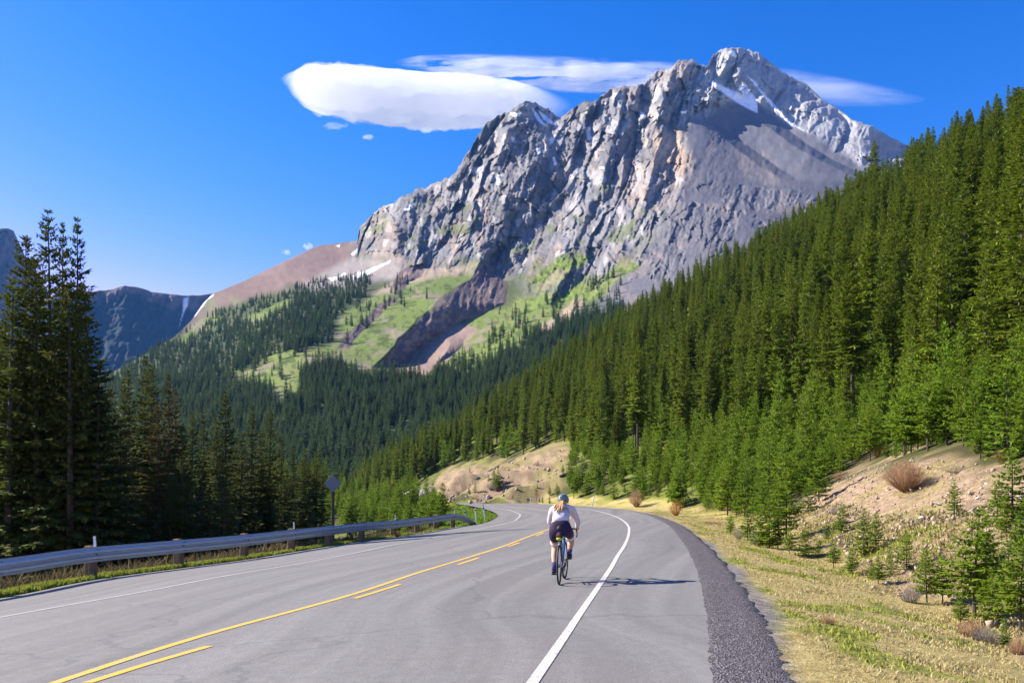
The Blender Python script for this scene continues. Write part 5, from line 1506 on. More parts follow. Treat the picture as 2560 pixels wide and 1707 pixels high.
def twig_bush(name, pos, wd, ht, n, mat, lab, cat='bush', grp=None, leaf=None):
    r = random.Random(int(pos.x * 100) + n); mb = MB()
    for k in range(n):
        a = r.uniform(0, 6.28); e = r.random() ** .6; tipv = Vector((math.cos(a) * wd / 2 * e, math.sin(a) * wd / 2 * e, ht * (1 - .55 * e * e) * r.uniform(.75, 1.05)))
        st = Vector((math.cos(a) * wd * .1 * r.random(), math.sin(a) * wd * .1 * r.random(), -.03)); md_ = st.lerp(tipv, .5) + Vector((tipv.x * .18, tipv.y * .18, ht * .06))
        t_ = .0045 * (ht + .3)
        mb.tube([st, md_, tipv], [t_, t_ * .7, t_ * .25], 3, False)
        for _ in range(3):
            q = md_.lerp(tipv, r.random()); mb.tube([q, q + Vector((r.uniform(-1, 1), r.uniform(-1, 1), r.uniform(.2, 1))) * ht * .16], [t_ * .6, t_ * .2], 3, False)
    o = mb.build(name, mat); o.location = pos; tag(o, lab, cat, grp)
    return o
M_tw = simple('red_brown_twigs', (.34, .20, .11), .9, 0, .1, .3, 6); M_tw2 = simple('grey_twigs', (.22, .185, .15), .9, 0, .1, .3, 6); M_tw3 = simple('orange_twigs', (.34, .16, .045), .9, 0, .1, .3, 6)
def bush(px, py, wpx, hpx_, n, mat, lab, y0=8, grp='bare shrubs beside the road'):
    b = ground_hit(px, py, y0); k = b.y / F
    return twig_bush('bush', b, wpx * k, hpx_ * k, n, mat, lab, 'bush', grp)
bush(*c4(1560, 335), 118, 78, 420, M_tw, 'big rounded brown bare bush on top of the rocky bank')
bush(*c4(1130, 250), 46, 22, 90, M_tw, 'low orange-brown bush left of the big bare bush')
bush(*c4(1390, 110), 50, 34, 90, M_tw3, 'orange bare bush behind the top of the rocky bank')
bush(*c4(75, 490), 40, 42, 140, M_tw3, 'orange-tipped bush at the roadside right of the bend', 20)
bush(1592, 1268, 46, 48, 160, M_tw, 'brown bare bush among the young trees right of the cyclist', 30)
bush(*c4(1980, 1270), 90, 42, 200, M_tw, 'reddish bare shrub spreading in the right ditch')
bush(*c4(2080, 1300), 80, 38, 170, M_tw2, 'grey-brown twiggy shrub right of the reddish one in the ditch')
bush(*c4(2290, 1390), 60, 46, 150, M_tw, 'dark reddish shrub at the lower right edge')
bush(*c4(1590, 1060), 60, 44, 150, M_tw2, 'grey twig tangle around the white rock in the ditch')
bush(*c4(1650, 1010), 40, 36, 90, M_tw2, 'thin grey shrub beside the twig tangle')
bush(*c4(1050, 1185), 52, 22, 160, M_tw, 'small dark red dead tuft on the dry grass verge')
bush(*c4(1870, 215), 70, 24, 120, M_tw2, 'grey low brush right of the big bare bush')
bush(*c4(2180, 150), 50, 40, 120, M_tw, 'brown brush under the saplings at the right edge')
bush(*c4(1100, 480), 40, 26, 100, M_tw2, 'greyish low brush behind the single bushy sapling')
bush(*c4(480, 640), 36, 34, 90, M_tw2, 'pale grey twigs at the foot of the young forest')
bush(*c4(580, 670), 34, 34, 90, M_tw2, 'second pale grey twig clump at the foot of the young forest')
bush(*c4(330, 540), 70, 16, 120, M_tw, 'dark brown brush in the hollow at the roadside')
for (a, c, w_, h_, lab) in ((650, 395, 26, 24, 'olive bush in the middle of the far bank'), (720, 400, 22, 26, 'olive bush right of the first one on the far bank'), (235, 445, 20, 14, 'brownish bush left on the far bank'), (450, 500, 20, 10, 'yellow bush at the foot of the far bank'), (1245, 80, 18, 14, 'dark bush at the top of the far bank'), (1140, 115, 10, 9, 'small dark bush high on the far bank')):
    b = ground_hit(*c5(a, c), 95); k = b.y / F
    twig_bush('bush', b, w_ * k, h_ * k, 110, M_tw3 if 'yellow' in lab else M_tw2, lab, 'bush', 'bushes on the far bank')
for (px, py, w_, h_, lab, m) in ((695, 1352, 56, 60, 'leafless tan bush before the left wood, between the posts', M_tw2), (993, 1342, 20, 18, 'orange dry bush under the far part of the guardrail', M_tw3), (500, 1385, 40, 36, 'dark leafless bush behind the guardrail', M_tw2), (60, 1330, 40, 60, 'grey bare brush at the far left', M_tw2)):
    bush(px, py, w_, h_, 110, m, lab, 20)

# fallen grey logs on the far bank
for (a, c, a2, c2, lab) in ((460, 270, 760, 75, 'long grey fallen log on the far bank'), (870, 40, 960, -5, 'short grey log near the top of the far bank'), (480, 250, 640, 140, 'second grey log beside the long one'), (1530, 235, 1640, 190, 'dark log at the right of the far bank'), (800, 350, 890, 310, 'dark log low on the far bank')):
    p0 = ground_hit(*c5(a, c), 95); p1 = ground_hit(*c5(a2, c2), 95)
    mb = MB(); mb.tube([Vector((0, 0, .25)), (p1 - p0) * .5 + Vector((0, 0, .35)), p1 - p0 + Vector((0, 0, .25))], [.28, .24, .14], 7)
    o = mb.build('fallen_log', M_snag if 'grey' in lab else M_bark); o.location = p0; tag(o, lab, 'log', 'fallen logs on the far bank')

def grass(name, X, Y, hmin, hmax, colA, colB, lab, dens=6, lean=.5, wd=.009):
    """tufts of single blades"""
    Z = ground_z(X, Y); n = len(X)
    N = n * dens
    bx = np.repeat(X, dens) + rng.normal(0, .05, N); by = np.repeat(Y, dens) + rng.normal(0, .05, N); bz = np.repeat(Z, dens) - .02
    a = rng.random(N) * 6.283; h = rng.uniform(hmin, hmax, N) * np.repeat(rng.uniform(.6, 1.2, n), dens); ln = h * np.abs(rng.normal(0, lean, N))
    w_ = wd * (1 + np.repeat(Y, dens) / 22) * rng.uniform(.7, 1.3, N)
    ca, sa = np.cos(a), np.sin(a); pa = rng.random(N) * 6.283
    b0 = np.stack([bx - w_ * np.cos(pa), by - w_ * np.sin(pa), bz], 1); b1 = np.stack([bx + w_ * np.cos(pa), by + w_ * np.sin(pa), bz], 1)
    m_ = np.stack([bx + ca * ln * .4, by + sa * ln * .4, bz + h * .6], 1); off = np.stack([w_ * .6 * np.cos(pa), w_ * .6 * np.sin(pa), 0 * w_], 1)
    t_ = np.stack([bx + ca * ln, by + sa * ln, bz + h * .9], 1)
    V = np.stack([b0, b1, m_ + off, m_ - off, t_], 1).reshape(-1, 3)
    i = np.arange(N) * 5
    tone = np.repeat(np.clip(rng.random(N) * .6 + .4 * np.repeat(rng.random(n), dens), 0, 1), 5)
    me = np_mesh(name, V, [np.stack([i, i + 1, i + 2, i + 3], 1), np.stack([i + 3, i + 2, i + 4], 1)], [foliage(name + '_blades', colA, colB, .3, 0)], attrs={'tone': tone})
    return tag(link(bpy.data.objects.new(name, me)), lab, 'grass', None, 'stuff')
def verge(n, y0, y1, omin, omax, cond=None):
    k = rng.integers(0, 419, n * 3); o_ = rng.uniform(omin, omax, n * 3)
    P = E_out[k, :2] + (E_out[k + 1, :2] - E_out[k, :2]) * rng.random((n * 3, 1)) + nO[k] * o_[:, None]
    wt = np.clip(16 / np.maximum(P[:, 1], 1), .1, 1) * np.linalg.norm(E_out[k + 1, :2] - E_out[k, :2], axis=1)
    m = (P[:, 1] > y0) & (P[:, 1] < y1) & (rng.random(n * 3) < wt / wt.max() * 1.0 + .04)
    return P[m, 0], P[m, 1]
X, Y = verge(60000, 5, 70, .95, 6.6)
nn = fbm(X * .8, Y * .5, 51, 4)
gm = nn > .2
grass('dry_grass', X[~gm], Y[~gm], .02, .075, (.36, .30, .12), (.60, .52, .23), 'short dry straw-coloured grass on the right verge', 7, 1.0, .006)
grass('green_grass', X[gm], Y[gm], .02, .085, (.20, .25, .03), (.40, .45, .08), 'patches of fresh green grass in the dry right verge', 6, .6)
X, Y = verge(26000, 8, 48, 5.0, 7.4)
m = rng.random(len(X)) < .22
grass('ditch_plants', X[m], Y[m], .05, .20, (.10, .12, .03), (.30, .26, .10), 'low tangled weeds and dead stalks in the right ditch', 4, .7)
k = rng.integers(0, 230, 30000); o_ = rng.uniform(.28, 1.75, 30000) ** 1.0
P = E_in[k, :2] + (E_in[k + 1, :2] - E_in[k, :2]) * rng.random((30000, 1)) + nI[k] * o_[:, None]
m = (P[:, 1] > 8) & (P[:, 1] < 62)
grass('roadside_grass', P[m, 0], P[m, 1], .05, .20, (.16, .22, .02), (.36, .40, .06), 'short bright green grass under the guardrail', 5, .5, .011)
o_ = rng.uniform(1.5, 5.5, 30000)
P = E_in[k, :2] + (E_in[k + 1, :2] - E_in[k, :2]) * rng.random((30000, 1)) + nI[k] * o_[:, None]
m = (P[:, 1] > 8) & (P[:, 1] < 60) & (rng.random(30000) < .45)
grass('dead_stalks', P[m, 0], P[m, 1], .25, .75, (.05, .042, .018), (.20, .165, .075), 'tall dead brown stalks on the bank behind the guardrail', 4, .6, .012)
k = rng.integers(150, 400, 26000); o_ = rng.uniform(.2, 9, 26000)
P = E_in[k, :2] + (E_in[k + 1, :2] - E_in[k, :2]) * rng.random((26000, 1)) + nI[k] * o_[:, None]
m = (P[:, 1] > 58) & (P[:, 1] < 140) & (poly_sd(P[:, 0], P[:, 1], ROADPOLY) < -.15) & (P[:, 0] > -14)
grass('infield_grass', P[m, 0], P[m, 1], .08, .22, (.13, .22, .02), (.28, .36, .045), 'smooth green grass inside the bend', 3, .5, .014)

# ------------------------------------------------------------------ cyclist
kq, tq = on_road(1398, 1461)
BP = Vector(road_pt(np.array([kq]), np.array([tq]))[0]); print('bike at', BP)
BH = -9.0
M_black = simple('black_rubber', (.018, .018, .02), .6, 0, .4, .1); M_alu = simple('brushed_metal', (.45, .46, .48), .3, .9, .5, .05)
M_blue = simple('blue_frame_paint', (.02, .10, .26), .25, .1, .6, .05); M_navy = simple('dark_frame_paint', (.02, .03, .06), .3, .1, .6, .05)
bk = empty('bicycle', BP, math.radians(BH)); tag(bk, 'black and blue drop-bar road bicycle ridden away along the right lane', 'bicycle')
WR, WBs = .335, 1.0
def wheel(y):
    mb = MB(); mb.torus((0, 0, 0), WR - .014, .016, 'x', 48, 8); wq = mb.build('tyre', M_black, None, True)
    r_ = bpy.data.objects.new('wheel', None); link(r_, bk); r_.location = (0, y, WR)
    wq.parent = r_
    MB().torus((0, 0, 0), WR - .036, .011, 'x', 48, 6).build('rim', M_dark, r_, True)
    hb = MB(); hb.tube([(-.05, 0, 0), (.05, 0, 0)], .018, 8); hb.build('hub', M_alu, r_)
    sp = MB()
    for k in range(20):
        a = 2 * math.pi * k / 20; sp.tube([(.03 * (-1) ** k, 0, 0), (0, math.cos(a) * (WR - .04), math.sin(a) * (WR - .04))], .0016, 3, False)
    sp.build('spokes', M_alu, r_)
    return r_
wheel(0); fw = wheel(WBs); fw.rotation_euler = (0, 0, math.radians(-3))
fb = MB(); BBp = Vector((0, .42, .27)); ST = Vector((0, .265, .76)); HT = Vector((0, .875, .80)); HB = Vector((0, .905, .66))
fb.tube([BBp, ST], .016, 8); fb.tube([ST, HT], .016, 8)
for sx in (-1, 1):
    fb.tube([(sx * .055, 0, WR), (sx * .035, .36, .28), BBp], .009, 6); fb.tube([(sx * .055, 0, WR), (sx * .02, .23, .72), ST], .008, 6)
fr_ = fb.build('frame', M_navy, bk, True)
MB().tube([BBp, HB], .024, 8).build('down_tube', M_blue, bk, True)
MB().tube([HB - Vector((0, 0, .02)), HT + Vector((0, 0, .03))], .02, 8).build('head_tube', M_blue, bk, True)
fk = MB()
for sx in (-1, 1): fk.tube([(sx * .01, .91, .65), (sx * .05, .93, .6), (sx * .052, WBs, WR)], .011, 6)
fk.build('fork', M_navy, bk, True)
sb = MB(); sb.tube([ST, (0, .225, .90)], .013, 8); sb.build('seatpost', M_black, bk, True)
sd = MB(); sd.tube([(0, .10, .925), (0, .16, .935), (0, .26, .93), (0, .38, .925)], [.055, .07, .035, .018], 10); sdo = sd.build('saddle', M_black, bk, True); sdo.scale = (1.0, 1, 1)
hbm = MB()
for sx in (-1, 1):
    hbm.tube([(0, .90, .90), (sx * .12, .90, .905), (sx * .19, .91, .90), (sx * .21, 1.0, .89), (sx * .215, 1.03, .83), (sx * .215, .98, .77), (sx * .215, .92, .76)], .014, 7)
hbm.tube([(0, .87, .84), (0, .90, .90)], .016, 7)
hbm.build('handlebar', M_black, bk, True)
for sx in (-1, 1):
    h_ = MB(); h_.tube([(sx * .21, .99, .89), (sx * .21, 1.04, .93), (sx * .21, 1.05, .96)], [.017, .019, .012], 7); h_.tube([(sx * .21, 1.05, .93), (sx * .215, 1.07, .85), (sx * .215, 1.05, .78)], [.008, .007, .005], 5); h_.build('brake_lever', M_black, bk, True)
ck = MB(); ck.tube([(.045, .42, .27), (.05, .42, .27)], .085, 24); ck.build('chainring', M_dark, bk)
ck = MB(); PR = Vector((.10, .42 + .115, .27 + .125)); PL = Vector((-.10, .42 - .115, .27 - .125))
ck.tube([(.06, .42, .27), PR + Vector((-.03, 0, 0))], .010, 6); ck.tube([(-.06, .42, .27), PL + Vector((.03, 0, 0))], .010, 6); ck.tube([(-.06, .42, .27), (.06, .42, .27)], .018, 8); ck.build('crank', M_dark, bk)
for p_ in (PR, PL): MB().box(p_ + Vector((math.copysign(.02, p_.x), 0, 0)), (.085, .07, .02), None, .004).build('pedal', M_black, bk)
cs = MB(); cs.tube([(.035, 0, WR), (.05, 0, WR)], .05, 20); cs.build('cassette', M_alu, bk)
rd = MB(); rd.tube([(.06, .0, WR - .05), (.06, .03, WR - .16), (.06, .06, WR - .19)], [.016, .014, .02], 6); rd.build('derailleur', M_dark, bk)
# saddle bag strapped under the saddle
bgm = simple('black_bag_fabric', (.03, .03, .032), .8, 0, .2); lime = simple('lime_stripe', (.36, .44, .03), .6, 0, .3, .05)
bag = empty('saddle_bag', BP + Matrix.Rotation(math.radians(BH), 3, 'Z') @ Vector((-.0, .10, .78)), math.radians(BH)); tag(bag, 'small black saddle bag with a lime stripe hanging under the bicycle saddle', 'bag')
b_ = MB(); b_.tube([(0, -.07, .02), (0, -.05, .03), (0, .06, .06), (0, .12, .09)], [.045, .062, .058, .03], 10); b_.build('bag_body', bgm, bag, True)
b_ = MB(); b_.tube([(0, -.062, -.018), (0, -.03, -.005)], [.052, .058], 10); bo = b_.build('stripe', lime, bag, True); bo.scale = (1.02, 1, .55); bo.location = (0, -.012, -.012)
b_ = MB(); b_.ball((0, -.085, .05), (.022, .012, .022), 8, 6); b_.build('rear_light', simple('red_lens', (.30, .02, .02), .3, 0, .5), bag)

def skin(name, verts, edges, radii, mat, parent, sub=2, root=0):
    me = bpy.data.meshes.new(name); me.from_pydata([tuple(v) for v in verts], edges, []); me.update()
    o = bpy.data.objects.new(name, me); link(o)
    m = o.modifiers.new('s', 'SKIN'); m.use_smooth_shade = True
    for i, r in enumerate(radii):
        me.skin_vertices[0].data[i].radius = r if hasattr(r, '__len__') else (r, r)
        me.skin_vertices[0].data[i].use_root = (i == root)
    s_ = o.modifiers.new('d', 'SUBSURF'); s_.levels = sub; s_.render_levels = sub
    bpy.context.view_layer.update()
    ev = o.evaluated_get(bpy.context.evaluated_depsgraph_get())
    m2 = bpy.data.meshes.new_from_object(ev); m2.name = name
    o.modifiers.clear(); o.data = m2; bpy.data.meshes.remove(me)
    m2.materials.clear(); m2.materials.append(mat)
    m2.polygons.foreach_set('use_smooth', np.ones(len(m2.polygons), bool))
    o.parent = parent
    return o
def chain(specs):
    """specs: {key: (pos, radius, parent key or None)} -> verts, edges, radii"""
    keys = list(specs); ix = {k: i for i, k in enumerate(keys)}
    return [specs[k][0] for k in keys], [(ix[specs[k][2]], ix[k]) for k in keys if specs[k][2]], [specs[k][1] for k in keys]
M_skin = simple('sunlit_skin', (.52, .29, .19), .55, 0, .3, .06, 9); M_shirt = simple('pale_pink_jersey', (.60, .51, .54), .85, 0, .15, .06, 5); M_short = simple('purple_shorts', (.026, .011, .042), .7, 0, .25, .2, 6)  # skin is one even warm colour with slight random variation
M_sock = simple('violet_sock', (.07, .055, .16), .85, 0, .1); M_hair = simple('blonde_hair', (.52, .33, .13), .5, 0, .4, .35, 40); M_helm = simple('grey_blue_helmet', (.12, .17, .20), .4, 0, .5, .05); M_trim = simple('white_hem', (.75, .70, .74), .8, 0, .2, .03)
pr_ = empty('person', BP, math.radians(BH)); tag(pr_, 'cyclist seen from behind in a pale pink jersey, purple shorts and grey helmet, blonde ponytail', 'person')
HL, HR = Vector((-.105, .20, .94)), Vector((.105, .20, .94))
KL, KR = Vector((-.125, .50, .60)), Vector((.15, .60, .73))
AL, AR = Vector((-.115, .265, .235)), Vector((.125, .50, .485))
SL, SR = Vector((-.175, .56, 1.235)), Vector((.175, .56, 1.235))
EL_, ER = Vector((-.245, .74, 1.03)), Vector((.255, .74, 1.02))
WL, WRt = Vector((-.215, .955, .915)), Vector((.22, .955, .915))
body = {'pelvis': (Vector((0, .19, .96)), (.15, .12), None), 'waist': (Vector((0, .30, 1.08)), (.13, .10), 'pelvis'), 'chest': (Vector((0, .47, 1.21)), (.15, .11), 'waist'), 'upper': (Vector((0, .57, 1.275)), (.11, .085), 'chest'),
        'neck': (Vector((0, .635, 1.33)), .055, 'upper'), 'skull0': (Vector((0, .675, 1.365)), .07, 'neck'), 'skull1': (Vector((0, .70, 1.405)), .085, 'skull0'), 'skull2': (Vector((0, .705, 1.44)), .065, 'skull1')}
for n_, H_, K_, A_ in (('l', HL, KL, AL), ('r', HR, KR, AR)):
    body['hip' + n_] = (H_, .105, 'pelvis'); body['thigh' + n_] = (H_.lerp(K_, .5), .085, 'hip' + n_); body['knee' + n_] = (K_, .058, 'thigh' + n_)
    body['calf' + n_] = (K_.lerp(A_, .35) + Vector((0, -.02, 0)), .060, 'knee' + n_); body['shin' + n_] = (K_.lerp(A_, .75), .042, 'calf' + n_); body['ankle' + n_] = (A_, .034, 'shin' + n_)
for n_, S_, E_, W_ in (('l', SL, EL_, WL), ('r', SR, ER, WRt)):
    body['sh' + n_] = (S_, .058, 'upper'); body['arm' + n_] = (S_.lerp(E_, .5), .045, 'sh' + n_); body['elb' + n_] = (E_, .037, 'arm' + n_); body['fore' + n_] = (E_.lerp(W_, .4), .034, 'elb' + n_); body['wri' + n_] = (W_, .024, 'fore' + n_)
    sx = -1 if n_ == 'l' else 1
    body['palm' + n_] = (W_ + Vector((sx * -.008, .045, -.004)), (.030, .018), 'wri' + n_)
    for f_, (dz, ln) in enumerate(((.02, .05), (.004, .056), (-.012, .052), (-.028, .044))):
        b0 = W_ + Vector((sx * .012, .07 + .006 * f_, dz)); body['f%d%s' % (f_, n_)] = (b0, .0095, 'palm' + n_)
        body['g%d%s' % (f_, n_)] = (b0 + Vector((sx * .012, ln * .6, -.008)), .0088, 'f%d%s' % (f_, n_)); body['h%d%s' % (f_, n_)] = (b0 + Vector((sx * -.012, ln * .95, -.02)), .008, 'g%d%s' % (f_, n_))
    body['t0' + n_] = (W_ + Vector((-sx * .03, .045, -.005)), .011, 'palm' + n_); body['t1' + n_] = (W_ + Vector((-sx * .035, .08, -.018)), .009, 't0' + n_)
v_, e_, r_ = chain(body); skin('body', v_, e_, r_, M_skin, pr_, 2)
# face (turned up the road), ears
fc = MB(); fc.ball((0, .79, 1.385), (.013, .02, .018), 8, 6); fc.build('nose', M_skin, pr_, True)
for sx in (-1, 1):
    q = MB(); q.ball((sx * .032, .775, 1.40), (.011, .008, .008), 8, 6); q.build('eye', M_dark, pr_, True)
    q = MB(); q.ball((sx * .083, .69, 1.385), (.012, .02, .03), 8, 6); q.build('ear', M_skin, pr_, True)
q = MB(); q.ball((0, .772, 1.35), (.022, .008, .006), 8, 6); q.build('mouth', simple('lips', (.45, .16, .14), .5), pr_, True)
# jersey: torso and sleeves
G = Vector((0, -.006, .004))
jr = {'hem': (Vector((0, .185, 1.005)), (.178, .125), None), 'waist': (Vector((0, .30, 1.10)) + G, (.152, .12), 'hem'), 'chest': (Vector((0, .47, 1.215)) + G, (.172, .128), 'waist'), 'upper': (Vector((0, .57, 1.275)) + G, (.125, .098), 'chest'), 'col': (Vector((0, .615, 1.315)), .066, 'upper')}
for n_, S_, E_, W_ in (('l', SL, EL_, WL), ('r', SR, ER, WRt)):
    jr['sh' + n_] = (S_, .072, 'upper'); jr['arm' + n_] = (S_.lerp(E_, .5), .060, 'sh' + n_); jr['elb' + n_] = (E_, .052, 'arm' + n_); jr['fore' + n_] = (E_.lerp(W_, .5), .044, 'elb' + n_); jr['cuff' + n_] = (E_.lerp(W_, .86), .034, 'fore' + n_)
v_, e_, r_ = chain(jr); skin('jersey', v_, e_, r_, M_shirt, pr_, 2)
sh = {'waist': (Vector((0, .255, 1.045)), (.158, .115), None), 'pelvis': (Vector((0, .175, .965)), (.185, .145), 'waist')}
for n_, H_, K_ in (('l', HL, KL), ('r', HR, KR)):
    sh['hip' + n_] = (H_ + Vector((0, -.02, -.03)), .118, 'pelvis'); sh['thigh' + n_] = (H_.lerp(K_, .42), .100, 'hip' + n_); sh['leg' + n_] = (H_.lerp(K_, .72), .082, 'thigh' + n_)
v_, e_, r_ = chain(sh); skin('shorts', v_, e_, r_, M_short, pr_, 2)
for H_, K_ in ((HL, KL), (HR, KR)):
    a_ = H_.lerp(K_, .73); b_ = H_.lerp(K_, .79); q = MB(); q.tube([a_, b_], [.081, .077], 14); q.build('hem', M_trim, pr_, True)
for n_, K_, A_, ft in (('l', KL, AL, PL), ('r', KR, AR, PR)):
    q = MB(); t0 = K_.lerp(A_, .72); q.tube([t0, K_.lerp(A_, .86), A_ + Vector((0, 0, -.02))], [.047, .041, .041], 12); q.build('sock', M_sock, pr_, True)
    sx = math.copysign(1, A_.x); heel = A_ + Vector((0, -.035, -.055)); toe = Vector((A_.x, ft.y + .07, ft.z + .035))
    v_, e_, r_ = chain({'ank': (A_ + Vector((0, 0, -.02)), .042, None), 'heel': (heel, (.040, .040), 'ank'), 'mid': (heel.lerp(toe, .5) + Vector((0, 0, .012)), (.045, .036), 'ank'), 'ball': (heel.lerp(toe, .8), (.047, .026), 'mid'), 'toe': (toe, (.036, .018), 'ball')})
    skin('shoe', v_, e_, r_, M_black, pr_, 2)
# helmet, dark lumps on the shell painted as the shade in its vents; hair
hm = MB(); Rh = Matrix.Rotation(math.radians(-14), 4, 'X'); HC = Vector((0, .70, 1.415))
v = []; f = []; n, m = 28, 12
for i in range(m + 1):
    th = math.pi * .60 * i / m
    for j in range(n):
        a = 2 * math.pi * j / n
        rr = 1 + .035 * math.cos(6 * a) * math.sin(th) ** 2
        p_ = Vector((.098 * rr * math.sin(th) * math.cos(a), .128 * rr * math.sin(th) * math.sin(a), .108 * math.cos(th)))
        v.append(Rh @ p_ + HC)
for i in range(m):
    for j in range(n): f.append((i * n + j, (i + 1) * n + j, (i + 1) * n + (j + 1) % n, i * n + (j + 1) % n))
hm.add(v, f); ho = hm.build('helmet', M_helm, pr_, True); md = ho.modifiers.new('t', 'SOLIDIFY'); md.thickness = .016
for (x_, z_, w_, h_) in ((0, .055, .05, .012), (-.04, .018, .022, .03), (.04, .018, .022, .03), (0, .02, .016, .03), (-.055, -.03, .02, .014), (.055, -.03, .02, .014), (0, -.035, .06, .010)):
    dy = -.128 * math.sqrt(max(.05, 1 - (x_ / .1) ** 2 - (z_ / .115) ** 2)) + .002
    q = MB(); q.ball(Rh @ Vector((x_, dy, z_)) + HC, (w_ / 2, .014, h_ / 2), 10, 6); q.build('vent_shade', M_dark, ho, True)
q = MB(); q.tube([(0, .655, 1.365), (0, .62, 1.345), (0, .60, 1.33)], [.075, .06, .03], 12); q.build('hair', M_hair, pr_, True)
r7 = random.Random(3); q = MB()
for k in range(26):
    a = r7.uniform(-1, 1); b2 = r7.uniform(-.5, .5)
    q.tube([(a * .012, .61, 1.355 + b2 * .02), (a * .03 - .005, .535, 1.385 + b2 * .015), (a * .045 - .015, .45, 1.372 + b2 * .02), (a * .065 - .03, .375 + b2 * .02, 1.335 + b2 * .02), (a * .085 - .045, .30 + r7.uniform(-.03, .03), 1.275 + b2 * .02), (a * .10 - .06, .25 + r7.uniform(-.05, .03), 1.225 + b2 * .02)], [.012, .017, .016, .014, .009, .002], 5)
q.build('ponytail', M_hair, pr_, True)

# ------------------------------------------------------------------ clouds: real lens-shaped bodies of vapour beyond the mountain
def cloud(name, x0, x1, nx, y0, y1, ny, thick, Y, dens, label):
    xs = np.linspace(x0, x1, nx); ys = np.linspace(y0, y1, ny)
    GX, GY = np.meshgrid(xs, ys); T = np.maximum(thick(GX, GY), .0)
    k = Y / F
    X = (GX - 1280) * k; Z = CZ - (GY - HZ) * k
    fr = np.stack([X, Y - T / 2 - .5, Z], 2).reshape(-1, 3); bkp = np.stack([X, Y + T / 2 + .5, Z], 2).reshape(-1, 3)
    n = nx * ny; fcs = grid_faces(ny, nx)
    keep = (T.ravel()[fcs].max(1) > .8)
    fcs = fcs[keep]
    # rim walls where kept cells end
    ed = {}
    for q in fcs.tolist():
        for a, b in zip(q, q[1:] + q[:1]):
            if (b, a) in ed: del ed[(b, a)]
            else: ed[(a, b)] = 1
    rim = np.array([(a, a + n, b + n, b) for a, b in ed])
    g = bpy.data.materials.new(name + '_vapour'); g.use_nodes = True; t = g.node_tree
    for q in list(t.nodes): t.nodes.remove(q)
    o_ = t.nodes.new('ShaderNodeOutputMaterial'); vs = t.nodes.new('ShaderNodeVolumeScatter')
    vs.inputs['Color'].default_value = (1, 1, 1, 1); vs.inputs['Density'].default_value = dens; vs.inputs['Anisotropy'].default_value = 0.0
    t.links.new(vs.outputs[0], o_.inputs['Volume'])
    try: g.cycles.homogeneous_volume = True
    except Exception: pass
    me = np_mesh(name, np.concatenate([fr, bkp]), [fcs[:, ::-1], fcs + n, rim[:, ::-1]], [g])
    return tag(link(bpy.data.objects.new(name, me)), label, 'cloud', None, 'thing')
def th_main(x, y):
    cx, hw = 1070, 345
    u = (x - cx) / hw
    top = np.interp(x, [700, 725, 780, 860, 1000, 1150, 1260, 1340, 1400, 1450], [195, 180, 164, 160, 172, 182, 196, 215, 240, 262])
    bot = np.interp(x, [700, 735, 760, 800, 870, 960, 1060, 1180, 1300, 1400, 1450], [205, 245, 268, 290, 305, 318, 325, 325, 318, 300, 270])
    n = fbm(x / 95, y / 22, 301, 5); n2 = fbm(x / 24, y / 12, 302, 4)
    top = top + 7 * n + 3 * n2; bot = bot + 9 * fbm(x / 60, y / 30, 303, 4) + 4 * n2
    q = (y - top) / np.maximum(bot - top, 4)
    t = np.clip(q, 0, 1) * np.clip(1 - q, 0, 1) * 4
    e = smooth01((x - 700 - 22 * n - 12 * n2) / 95) ** .7 * smooth01((1440 - x) / 170)
    return 640 * t ** 1.4 * e ** 1.3 * np.clip(1 + .55 * n + .3 * n2, 0, 3) * (q > 0) * (q < 1)
def th_wisp(x, y):
    top = np.interp(x, [980, 1050, 1200, 1400, 1600, 1750], [152, 138, 134, 140, 150, 160]); bot = np.interp(x, [980, 1100, 1250, 1400, 1550, 1750], [160, 186, 205, 232, 240, 250])
    n = fbm(x / 150 + y / 60, y / 15, 311, 5); n2 = fbm(x / 40, y / 9, 312, 4)
    q = (y - top) / (bot - top)
    t = np.clip(q, 0, 1) ** 1.3 * np.clip(1 - q, 0, 1) ** 1.0 * 4
    return np.clip(120 * t * (.6 + 1.2 * n + .6 * n2) * smooth01((x - 975) / 130), 0, None) * (q > 0) * (q < 1)
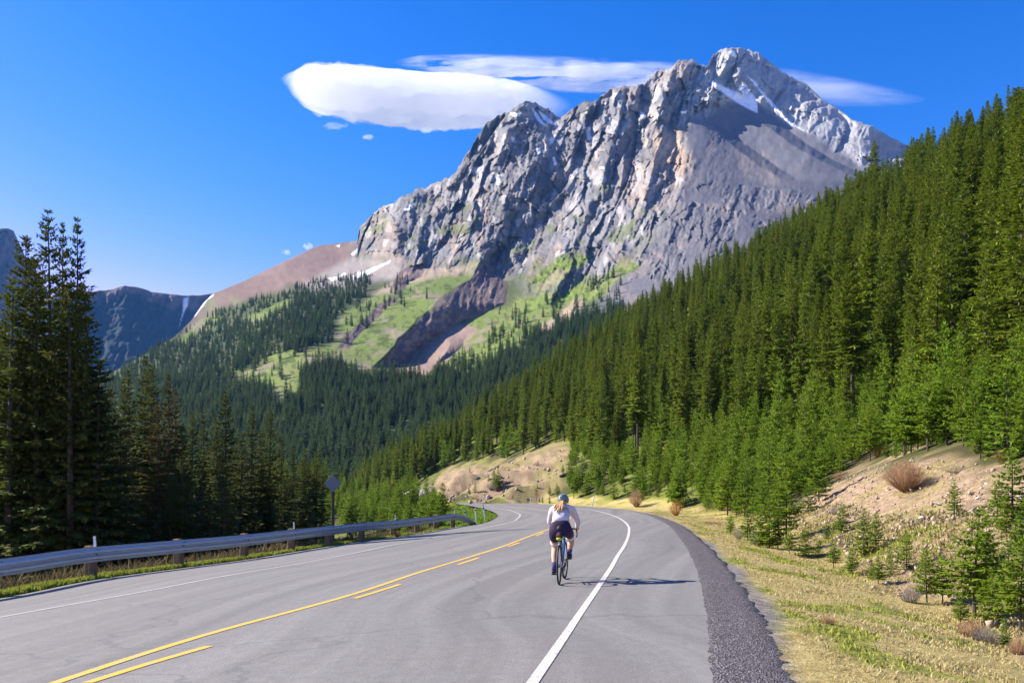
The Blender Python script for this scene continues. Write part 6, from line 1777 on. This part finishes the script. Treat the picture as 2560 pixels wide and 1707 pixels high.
def th_right(x, y):
    top = np.interp(x, [1880, 1980, 2100, 2200, 2320], [165, 172, 192, 214, 240]); bot = np.interp(x, [1880, 2000, 2100, 2200, 2320], [215, 250, 268, 268, 258])
    n = fbm(x / 130 - y / 80, y / 18, 321, 5)
    q = (y - top) / (bot - top)
    t = np.clip(q, 0, 1) ** 1.2 * np.clip(1 - q, 0, 1) ** 1.2 * 5
    return np.clip(48 * t * (.75 + .9 * n) * smooth01((2330 - x) / 260), 0, None) * (q > 0) * (q < 1)
def th_puff(cx, cy, rx, ry, A):
    return lambda x, y: np.clip(A * (1 - ((x - cx) / rx) ** 2 - ((y - cy) / ry) ** 2 + .9 * fbm(x / rx * 2, y / ry * 2, int(cx), 4)), 0, None)
cloud('cloud', 690, 1460, 260, 140, 345, 110, th_main, 7000, .0045, 'thick white lens-shaped cloud left of the summit')
cloud('cloud', 960, 1760, 220, 120, 262, 90, th_wisp, 7600, .012, 'thin veil of cloud above the lens-shaped cloud, behind the summit')
cloud('cloud', 1860, 2330, 150, 150, 285, 70, th_right, 7400, .010, 'faint wisp of cloud right of the summit')
cloud('cloud', 900, 940, 40, 330, 354, 30, th_puff(920, 343, 16, 7, 35), 7200, .012, 'tiny cloud puff below the lens-shaped cloud')
cloud('cloud', 752, 788, 40, 602, 632, 30, th_puff(770, 617, 13, 9, 45), 7200, .014, 'tiny cloud puff resting on the brown ridge')
cloud('cloud', 700, 732, 36, 618, 645, 30, th_puff(716, 632, 11, 8, 30), 7200, .012, 'tiny fainter cloud puff left of the other over the brown ridge')
cloud('cloud', 800, 880, 60, 295, 335, 30, th_puff(838, 315, 30, 10, 22), 7200, .010, 'shred of cloud under the left end of the lens-shaped cloud')

# ------------------------------------------------------------------ air
HAZE_D, HAZE_C = .000034, (.12, .38, 1.0, 1)
hm_ = bpy.data.materials.new('haze_air'); hm_.use_nodes = True; t = hm_.node_tree
for q in list(t.nodes): t.nodes.remove(q)
o_ = t.nodes.new('ShaderNodeOutputMaterial'); pv = t.nodes.new('ShaderNodeVolumePrincipled')
pv.inputs['Color'].default_value = HAZE_C; pv.inputs['Density'].default_value = HAZE_D; pv.inputs['Anisotropy'].default_value = 0.0
t.links.new(pv.outputs[0], o_.inputs['Volume'])
try: hm_.cycles.homogeneous_volume = True
except Exception: pass
hb_ = MB(); hb_.box((0, 1850, 520), (10400, 7100, 1170))
tag(hb_.build('haze', hm_), kind='stuff')
